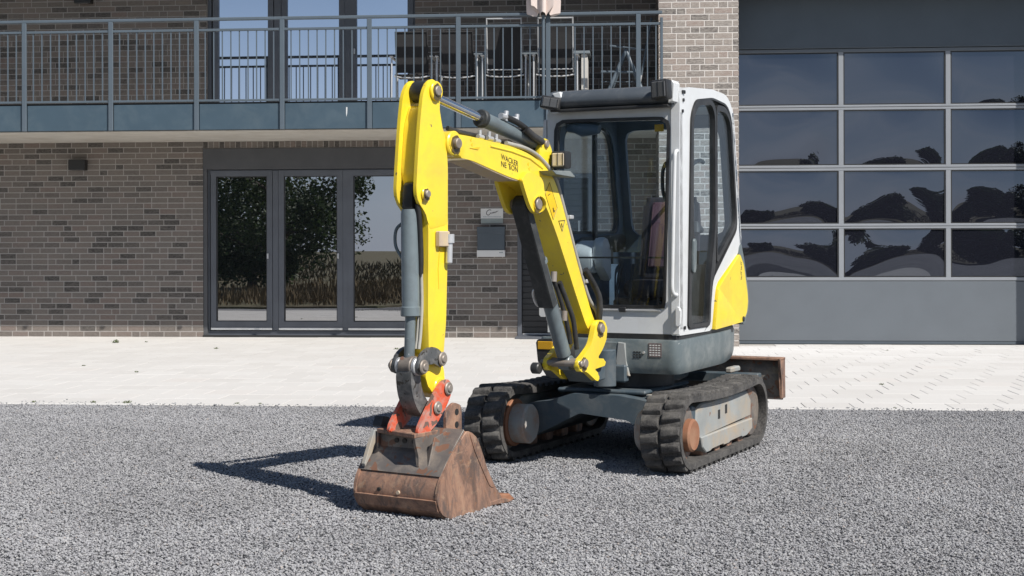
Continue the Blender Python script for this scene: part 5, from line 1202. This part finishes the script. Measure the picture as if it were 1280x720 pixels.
    for t in (0.27, 0.53):
        s = bmesh.new(); cyl(s, along(t, -0.03, 0.045), along(t+0.05, -0.06, 0.045), 0.018, 10); obj('hose_fitting', s, MAT['pin'], Cy, smooth=40)
    s = bmesh.new(); tube(s, spline([along(0.38, 0.0, -0.05), along(0.40, 0.01, -0.085), along(0.48, 0.01, -0.085), along(0.5, 0, -0.05)], 5), 0.01, 8); obj('guard_hook', s, MAT['alu'], Cy, smooth=60)
    # ---- arm: box stick with two head plates forming a channel for the cylinders
    armp = rounded([(1.865, 2.185), (1.80, 2.19), (1.765, 2.13), (1.765, 1.985), (1.715, 1.905), (1.60, 1.925), (1.595, 1.82), (1.695, 1.765), (1.697, 1.37), (1.715, 0.96), (1.735, 0.79), (1.86, 0.79), (1.868, 1.0), (1.862, 1.42), (1.872, 1.475), (1.912, 1.522), (1.962, 1.565), (1.973, 1.62), (1.960, 1.77), (1.938, 1.97), (1.912, 2.115)],
                   [0.035, 0.035, 0.03, 0.06, 0.05, 0.04, 0.04, 0.05, 0.1, 0.1, 0.02, 0.02, 0.05, 0.04, 0.03, 0.03, 0.025, 0.03, 0.1, 0.1, 0.04], 3)
    headp = rounded([(1.86, 2.182), (1.80, 2.185), (1.77, 2.13), (1.77, 1.985), (1.72, 1.90), (1.70, 1.765), (1.697, 1.45), (1.862, 1.42), (1.872, 1.475), (1.912, 1.522), (1.962, 1.565), (1.973, 1.62), (1.960, 1.77), (1.938, 1.97), (1.912, 2.115)],
                   [0.035, 0.035, 0.03, 0.05, 0.04, 0.04, 0.03, 0.03, 0.03, 0.03, 0.025, 0.03, 0.1, 0.1, 0.04], 3)
    lower = rounded([(1.725, 1.90), (1.70, 1.765), (1.697, 1.37), (1.715, 0.96), (1.735, 0.77), (1.862, 0.77), (1.872, 1.0), (1.868, 1.42), (1.88, 1.58), (1.935, 1.68), (1.928, 1.77), (1.908, 1.95), (1.865, 2.06), (1.78, 2.02)], 0.03, 3)
    s = bmesh.new(); prism(s, lower, -0.050, 0.0702, BF, 0.006, 2); A = obj('arm', s, MAT['yellow'], X, smooth=35)
    for w0, w1 in ((0.0525, 0.0722), (-0.072, -0.0525)):
        s = bmesh.new(); prism(s, headp, w0, w1, BF, 0.005, 2); obj('head_plate', s, MAT['yellow'], A, smooth=35)
    for w0, w1 in ((0.0725, 0.088), (-0.088, -0.0725)):               # ear bosses at the top
        s = bmesh.new(); cyl(s, BF(1.812, 2.125, w0), BF(1.812, 2.125, w1), 0.05, 24, 0.004); obj('ear_boss', s, MAT['yellow'], A, smooth=35)
    s = bmesh.new(); pin(s, 1.812, 2.125, -0.10, 0.10, 0.026); obj('pin', s, MAT['pin'], A, smooth=35)
    s = bmesh.new(); cyl(s, BF(1.812, 2.125, -0.0515), BF(1.812, 2.125, 0.0515), 0.056, 26, 0.006); obj('pin_bush', s, MAT['black'], A, smooth=35)
    s = bmesh.new(); cyl(s, BF(1.655, 1.868, 0.0895), BF(1.655, 1.868, 0.092), 0.05, 24); obj('bush_ring', s, MAT['yellow'], A, smooth=35)
    s = bmesh.new(); cyl(s, BF(1.905, 1.60, 0.0725), BF(1.905, 1.60, 0.086), 0.032, 20, 0.004); obj('pin_boss', s, MAT['yellow'], A, smooth=35)
    s = bmesh.new(); pin(s, 1.905, 1.60, -0.095, 0.102, 0.02); obj('pin', s, MAT['pin'], A, smooth=35)
    s = bmesh.new(); box(s, -0.0, 0.03, -0.045, 0.045, -0.04, 0.04, 0.005, 1, lambda v: BF(1.765-v.y, 1.375+v.z, 0.0705+v.x)); obj('valve_block', s, MAT['beige'], A)
    s = bmesh.new(); cyl(s, BF(1.715, 1.39, 0.092), BF(1.72, 1.25, 0.092), 0.018, 12, 0.004); cyl(s, BF(1.715, 1.40, 0.092), BF(1.715, 1.355, 0.092), 0.026, 12); obj('coupling', s, MAT['alu'], A, smooth=40)
    s = bmesh.new(); tube(s, [BF(1.77, 1.335, 0.0705), BF(1.785, 1.22, 0.0705), BF(1.78, 1.12, 0.0705)], [0.004, 0.003, 0.0015], 6); obj('oil_stain', s, MAT['decal_yellow'], A)
    s = bmesh.new(); prism(s, rounded([(1.73, 0.775), (1.865, 0.775), (1.875, 0.70), (1.83, 0.60), (1.745, 0.555), (1.695, 0.60), (1.70, 0.69)], 0.03, 3), -0.048, 0.048, BF, 0.008); obj('arm_end', s, MAT['yellow'], A, smooth=35)
    s = bmesh.new(); cyl(s, BF(1.745, 0.612, -0.056), BF(1.745, 0.612, 0.056), 0.052, 24, 0.004); obj('end_boss', s, MAT['yellow'], A, smooth=35)
    for (u, z, w, r, par) in ((1.812, 2.125, 0.0885, 0.036, A), (1.655, 1.868, 0.0925, 0.042, A), (1.905, 1.60, 0.0865, 0.026, A), (0.856, 1.575, 0.1025, 0.042, Bm), (0.185, 0.845, 0.1255, 0.042, K), (0.385, 0.648, 0.1255, 0.036, K)):
        rg = random.Random(int(u*1000)); nn = 22; s = bmesh.new()
        ro = [(u + (r+rg.uniform(-0.003, 0.006) + (0.010 if sin(2*pi*k/nn) < -0.6 else 0))*cos(2*pi*k/nn), z + (r+rg.uniform(-0.003, 0.006) + (0.012 if sin(2*pi*k/nn) < -0.6 else 0))*sin(2*pi*k/nn)) for k in range(nn)]
        prism(s, ro, w-0.0006, w+0.0004, BF); obj('grease_smear', s, MAT['grease'], par)
    # hoses down the front of the stick, beside the bucket cylinder
    for k, w in enumerate((0.018, 0.036)):
        s = bmesh.new(); tube(s, spline([BF(1.90, 1.50, w), BF(1.895, 1.40, w+0.004), BF(1.885, 1.25, w), BF(1.878, 1.05, w), BF(1.89, 0.90, w), BF(1.905, 0.82, w)], 5), 0.009, 8); obj('hose', s, MAT['hose_grey'], A, smooth=60)
    # ---- arm cylinder above the boom
    a2 = Vector((0.70, 1.925)); b2 = Vector((1.812, 2.125)); d2 = (b2-a2).normalized(); n2 = Vector((-d2.y, d2.x)); L2 = (b2-a2).length
    def al(t, off=0.0, w=0.0): p = a2 + d2*t + n2*off; return BF(p.x, p.y, w)
    s = bmesh.new(); tube(s, [al(0.03), al(0.06), al(0.55), al(0.57)], [0.03, 0.042, 0.042, 0.038], 24); AC = obj('arm_cylinder', s, MAT['grey_cyl'], X, smooth=35)
    s = bmesh.new(); cyl(s, al(0.57), al(0.605), 0.05, 24, 0.006); obj('gland', s, MAT['guard'], AC, smooth=35)
    s = bmesh.new(); cyl(s, al(0.6), al(L2-0.04), 0.024, 18); obj('rod', s, MAT['chrome'], AC, smooth=35)
    s = bmesh.new(); cyl(s, al(0, 0, -0.024), al(0, 0, 0.024), 0.048, 22, 0.004); obj('eye', s, MAT['grey_cyl'], AC, smooth=35)
    s = bmesh.new(); tube(s, spline([al(0.14, 0.02, 0.05), al(0.22, 0.035, 0.052), al(0.30, 0.05, 0.045), al(0.40, 0.055, 0.035)], 6), 0.017, 10); obj('hose', s, MAT['hose'], AC, smooth=60)
    s = bmesh.new(); tube(s, spline([al(0.05, 0.0, 0.058), al(0.16, 0.01, 0.06), al(0.24, 0.03, 0.056)], 6), 0.022, 10); obj('hose', s, MAT['hose'], AC, smooth=60)
    for t, o in ((0.40, 0.055), (0.29, 0.065)):
        s = bmesh.new(); cyl(s, al(t, o, 0.03), al(t+0.05, o-0.005, 0.03), 0.018, 10); cyl(s, al(t, o-0.02, 0.03), al(t, o+0.035, 0.03), 0.014, 10); obj('hose_fitting', s, MAT['alu'], AC, smooth=40)
    # ---- bucket cylinder in front of the stick
    s = bmesh.new(); tube(s, [BF(1.932, 1.525, 0), BF(1.931, 1.50, 0), BF(1.924, 1.02, 0), BF(1.924, 1.0, 0)], [0.040, 0.045, 0.045, 0.048], 26); BC = obj('bucket_cylinder', s, MAT['grey_cyl'], X, smooth=35)
    s = bmesh.new(); cyl(s, BF(1.926, 0.985, 0), BF(1.926, 1.035, 0), 0.050, 24, 0.004); obj('gland', s, MAT['grey_cyl'], BC, smooth=35)
    s = bmesh.new(); cyl(s, BF(1.926, 1.0, 0), BF(1.938, 0.76, 0), 0.027, 18); obj('rod', s, MAT['grey_cyl'], BC, smooth=35)
    s = bmesh.new(); prism(s, rounded([(1.885, 1.66), (1.945, 1.66), (1.955, 1.51), (1.90, 1.51)], 0.02), -0.03, 0.03, BF, 0.006); obj('eye', s, MAT['black'], BC, smooth=40)
    s = bmesh.new(); tube(s, spline([BF(1.935, 1.46, -0.035), BF(1.945, 1.42, -0.075), BF(1.945, 1.34, -0.078), BF(1.935, 1.27, -0.04)], 5), 0.009, 8); obj('hose', s, MAT['grey_cyl'], BC, smooth=60)
    s = bmesh.new(); tube(s, spline([BF(1.935, 1.55, 0.05), BF(1.92, 1.47, 0.052), BF(1.905, 1.30, 0.05), BF(1.90, 1.2, 0.045)], 5), 0.014, 8); obj('hose', s, MAT['hose'], BC, smooth=60)
    s = bmesh.new(); cyl(s, BF(1.938, 0.735, -0.038), BF(1.938, 0.735, 0.038), 0.052, 22, 0.004); obj('rod_eye', s, MAT['steel_dark'], BC, smooth=35)
    # ---- bucket linkage
    for i, (w0, w1) in enumerate(((0.062, 0.086), (-0.086, -0.062))):
        lv = rounded([(1.975, 0.70), (1.975, 0.765), (1.92, 0.815), (1.84, 0.835), (1.775, 0.80), (1.745, 0.755), (1.775, 0.715), (1.815, 0.735), (1.865, 0.752), (1.905, 0.735), (1.92, 0.69)], 0.035, 3)
        s = bmesh.new(); prism(s, lv, w0, w1, BF, 0.005)
        if i == 0: Lk = obj('rocker_link', s, MAT['worn_link'], X, smooth=40)
        else: obj('rocker_plate', s, MAT['worn_link'], Lk, smooth=40)
    for u, z in ((1.94, 0.735), (1.778, 0.765)):
        s = bmesh.new(); cyl(s, BF(u, z, 0.087), BF(u, z, 0.100), 0.036, 22, 0.005); obj('pin_washer', s, MAT['pin'], Lk, smooth=35)
        s = bmesh.new(); pin(s, u, z, -0.12, 0.108, 0.02); obj('pin', s, MAT['pin'], Lk, smooth=35)
        s = bmesh.new(); cyl(s, BF(u, z, -0.104), BF(u, z, -0.087), 0.036, 22, 0.005); obj('pin_washer', s, MAT['pin'], Lk, smooth=35)
    s = bmesh.new(); cyl(s, BF(1.938, 0.735, -0.062), BF(1.938, 0.735, -0.039), 0.045, 20, 0.004); cyl(s, BF(1.938, 0.735, 0.039), BF(1.938, 0.735, 0.062), 0.045, 20, 0.004); obj('spacer', s, MAT['alu'], Lk, smooth=35)
    hl = rounded([(1.985, 0.745), (1.985, 0.66), (1.97, 0.585), (1.925, 0.51), (1.87, 0.47), (1.825, 0.475), (1.81, 0.52), (1.845, 0.555), (1.885, 0.60), (1.905, 0.66), (1.90, 0.74)], 0.03, 3)
    s = bmesh.new(); prism(s, hl, -0.048, 0.046, BF, 0.012, 2); obj('tipping_link', s, MAT['worn_link'], X, smooth=40)
    # ---- bucket
    outline = [(1.81, 0.412), (1.93, 0.30), (2.012, 0.212), (2.045, 0.155), (2.055, 0.105), (2.035, 0.05), (1.985, 0.010), (1.91, -0.004), (1.78, 0.0), (1.586, 0.010), (1.50, 0.018)]
    sh = [outline[0]] + [tuple(p)[:2] for p in [(v.x, v.y) for v in spline([(a, b, 0) for a, b in outline[1:]], 3)]]
    bm = bmesh.new()
    nv = len(sh); th = 0.014
    ins = []
    for i, (u, z) in enumerate(sh):
        p = Vector(sh[max(0, i-1)]); q = Vector(sh[min(nv-1, i+1)]); t = (q-p).normalized(); ins.append((u - t.y*-1*th*-1*-1 if False else u + t.y*th*1.0, z - t.x*th*1.0))
    # make sure the inset lies inside (towards the mouth)
    cm = Vector((1.72, 0.2))
    ins2 = []
    for (u, z), (ui, zi) in zip(sh, ins):
        if (Vector((ui, zi))-cm).length > (Vector((u, z))-cm).length: ui, zi = 2*u-ui, 2*z-zi
        ins2.append((ui, zi))
    prism(bm, sh + ins2[::-1], -0.25, 0.25, BF)
    BK = obj('bucket', bm, MAT['rust'], X, smooth=35)
    plate = [(1.81, 0.415), (1.725, 0.385), (1.682, 0.31), (1.622, 0.195), (1.545, 0.09), (1.49, 0.040), (1.49, 0.012), (1.586, 0.004), (1.78, -0.008), (1.91, -0.012), (1.99, 0.002), (2.045, 0.045), (2.065, 0.105), (2.053, 0.16), (2.02, 0.217), (1.935, 0.308)]
    for w0, w1 in ((0.245, 0.262), (-0.262, -0.245)):
        s = bmesh.new(); prism(s, rounded(plate, [0.02, 0.05, 0.03, 0.03, 0.03, 0.01, 0.005, 0.02, 0.03, 0.03, 0.03, 0.03, 0.03, 0.03, 0.03, 0.03], 2), w0, w1, BF, 0.003); obj('side_plate', s, MAT['rust'], BK)
        s = bmesh.new(); w2 = w1 if w1 > 0 else w0; sg = 1 if w1 > 0 else -1
        prism(s, rounded([(1.79, 0.40), (1.727, 0.377), (1.686, 0.31), (1.627, 0.197), (1.553, 0.095), (1.60, 0.10), (1.665, 0.19), (1.74, 0.30)], 0.02, 2), min(w2, w2+sg*0.004), max(w2, w2+sg*0.004), BF, 0.0015); obj('side_cutter', s, MAT['rust'], BK)
    s = bmesh.new(); prism(s, [(1.60, 0.026), (1.60, 0.006), (1.40, -0.002), (1.385, 0.006), (1.48, 0.03)], -0.265, 0.265, BF, 0.003); obj('cutting_edge', s, MAT['rust'], BK)
    for w in (-0.225, -0.075, 0.075, 0.225):
        s = bmesh.new(); prism(s, [(1.54, 0.055), (1.54, -0.004), (1.42, -0.004), (1.345, 0.002), (1.40, 0.04)], w-0.032, w+0.032, BF, 0.008); obj('tooth', s, MAT['orange_rust'], BK)
    # wear strap across the heel and the ledge above it
    s = bmesh.new(); prism(s, [(2.052, 0.098), (2.066, 0.095), (2.046, 0.042), (1.99, -0.004), (1.985, 0.006), (2.034, 0.052)], -0.252, 0.252, BF, 0.002); obj('wear_strap', s, MAT['rust'], BK)
    s = bmesh.new(); prism(s, [(2.012, 0.216), (2.024, 0.210), (1.945, 0.305), (1.82, 0.420), (1.812, 0.413), (1.933, 0.298)], -0.252, 0.252, BF, 0.002); obj('back_plate', s, MAT['steel_dark'], BK)
    # ear plates of the quick hitch, red once
    for w0, w1 in ((0.078, 0.100), (-0.100, -0.078)):
        s = bmesh.new(); prism(s, rounded([(1.765, 0.66), (1.72, 0.655), (1.702, 0.60), (1.745, 0.53), (1.84, 0.44), (1.94, 0.385), (2.005, 0.41), (1.975, 0.455), (1.885, 0.56), (1.81, 0.635)], [0.03, 0.03, 0.03, 0.04, 0.03, 0.02, 0.02, 0.02, 0.05, 0.04], 3), w0, w1, BF, 0.004); e = obj('hitch_ear', s, MAT['red'], BK, smooth=40)
    for u, z in ((1.745, 0.612), (1.84, 0.522)):
        s = bmesh.new(); cyl(s, BF(u, z, 0.101), BF(u, z, 0.113), 0.034, 22, 0.005); obj('pin_washer', s, MAT['pin'], BK, smooth=35)
        s = bmesh.new(); pin(s, u, z, -0.125, 0.121, 0.019); obj('pin', s, MAT['pin'], BK, smooth=35)
    # pedestal: ledge plate, gussets and the dark pocket between them
    s = bmesh.new(); prism(s, [(2.036, 0.104), (1.80, 0.104), (1.80, -0.20), (1.945, -0.20)], 0.388, 0.41, lambda a, b, t: BF(a, t, b), 0.003); obj('ledge_plate', s, MAT['rust'], BK)
    for w0, w1, pts in ((0.088, 0.104, [(2.032, 0.387), (1.80, 0.395), (1.90, 0.32), (1.955, 0.262), (1.985, 0.232), (2.0, 0.245), (2.002, 0.30), (2.022, 0.35)]),
                        (-0.206, -0.194, [(1.94, 0.387), (1.80, 0.395), (1.90, 0.32), (1.945, 0.285)]),
                        (0.15, 0.158, [(1.94, 0.385), (1.80, 0.415), (1.90, 0.33), (1.995, 0.24)])):
        s = bmesh.new(); prism(s, pts, w0, w1, BF, 0.002); obj('gusset', s, MAT['steel_dark'], BK)
    s = bmesh.new(); prism(s, [(1.92, 0.386), (1.905, 0.386), (1.905, 0.315), (1.93, 0.30)], -0.193, 0.087, BF); obj('cross_plate', s, MAT['steel_dark'], BK)
    for w in (-0.09, -0.04, 0.02):
        s = bmesh.new(); cyl(s, BF(1.921, 0.355, w), BF(1.927, 0.354, w), 0.014, 12); obj('bolt_hole', s, MAT['lamp_black'], BK)
    s = bmesh.new(); prism(s, rounded([(1.80, 0.40), (1.66, 0.39), (1.66, 0.52), (1.74, 0.545), (1.80, 0.49)], [0.005, 0.005, 0.02, 0.03, 0.02]), 0.112, 0.128, BF, 0.003); hp = obj('hook_plate', s, MAT['rust'], BK)
    for z in (0.425, 0.49):
        s = bmesh.new(); cyl(s, BF(1.705, z, 0.1265), BF(1.705, z, 0.1295), 0.017, 14); obj('bolt_hole', s, MAT['lamp_black'], BK)
    s = bmesh.new(); prism(s, rounded([(1.93, 0.415), (1.90, 0.47), (1.86, 0.46), (1.80, 0.415)], 0.01), -0.245, -0.19, BF, 0.004); obj('lifting_lug', s, MAT['guard'], BK)
    s = bmesh.new(); prism(s, [(2.024, 0.225), (1.935, 0.325), (1.925, 0.40), (1.95, 0.40), (2.03, 0.24)], -0.235, -0.212, BF, 0.002); obj('edge_bar', s, MAT['dusty_grey'], BK)
    s = bmesh.new(); cyl(s, BF(2.052, 0.118, 0.02), BF(2.064, 0.118, 0.02), 0.010, 10); obj('bolt', s, MAT['beige'], BK, smooth=40)
    s = bmesh.new(); cyl(s, BF(2.05, 0.125, -0.10), BF(2.064, 0.125, -0.10), 0.010, 10); obj('bolt_hole', s, MAT['lamp_black'], BK)
    return X

ground(); paving(); stray_stones(); verge(); building(); garage(); fixtures(); balcony_things(); weeds(); across_the_yard(); excavator()
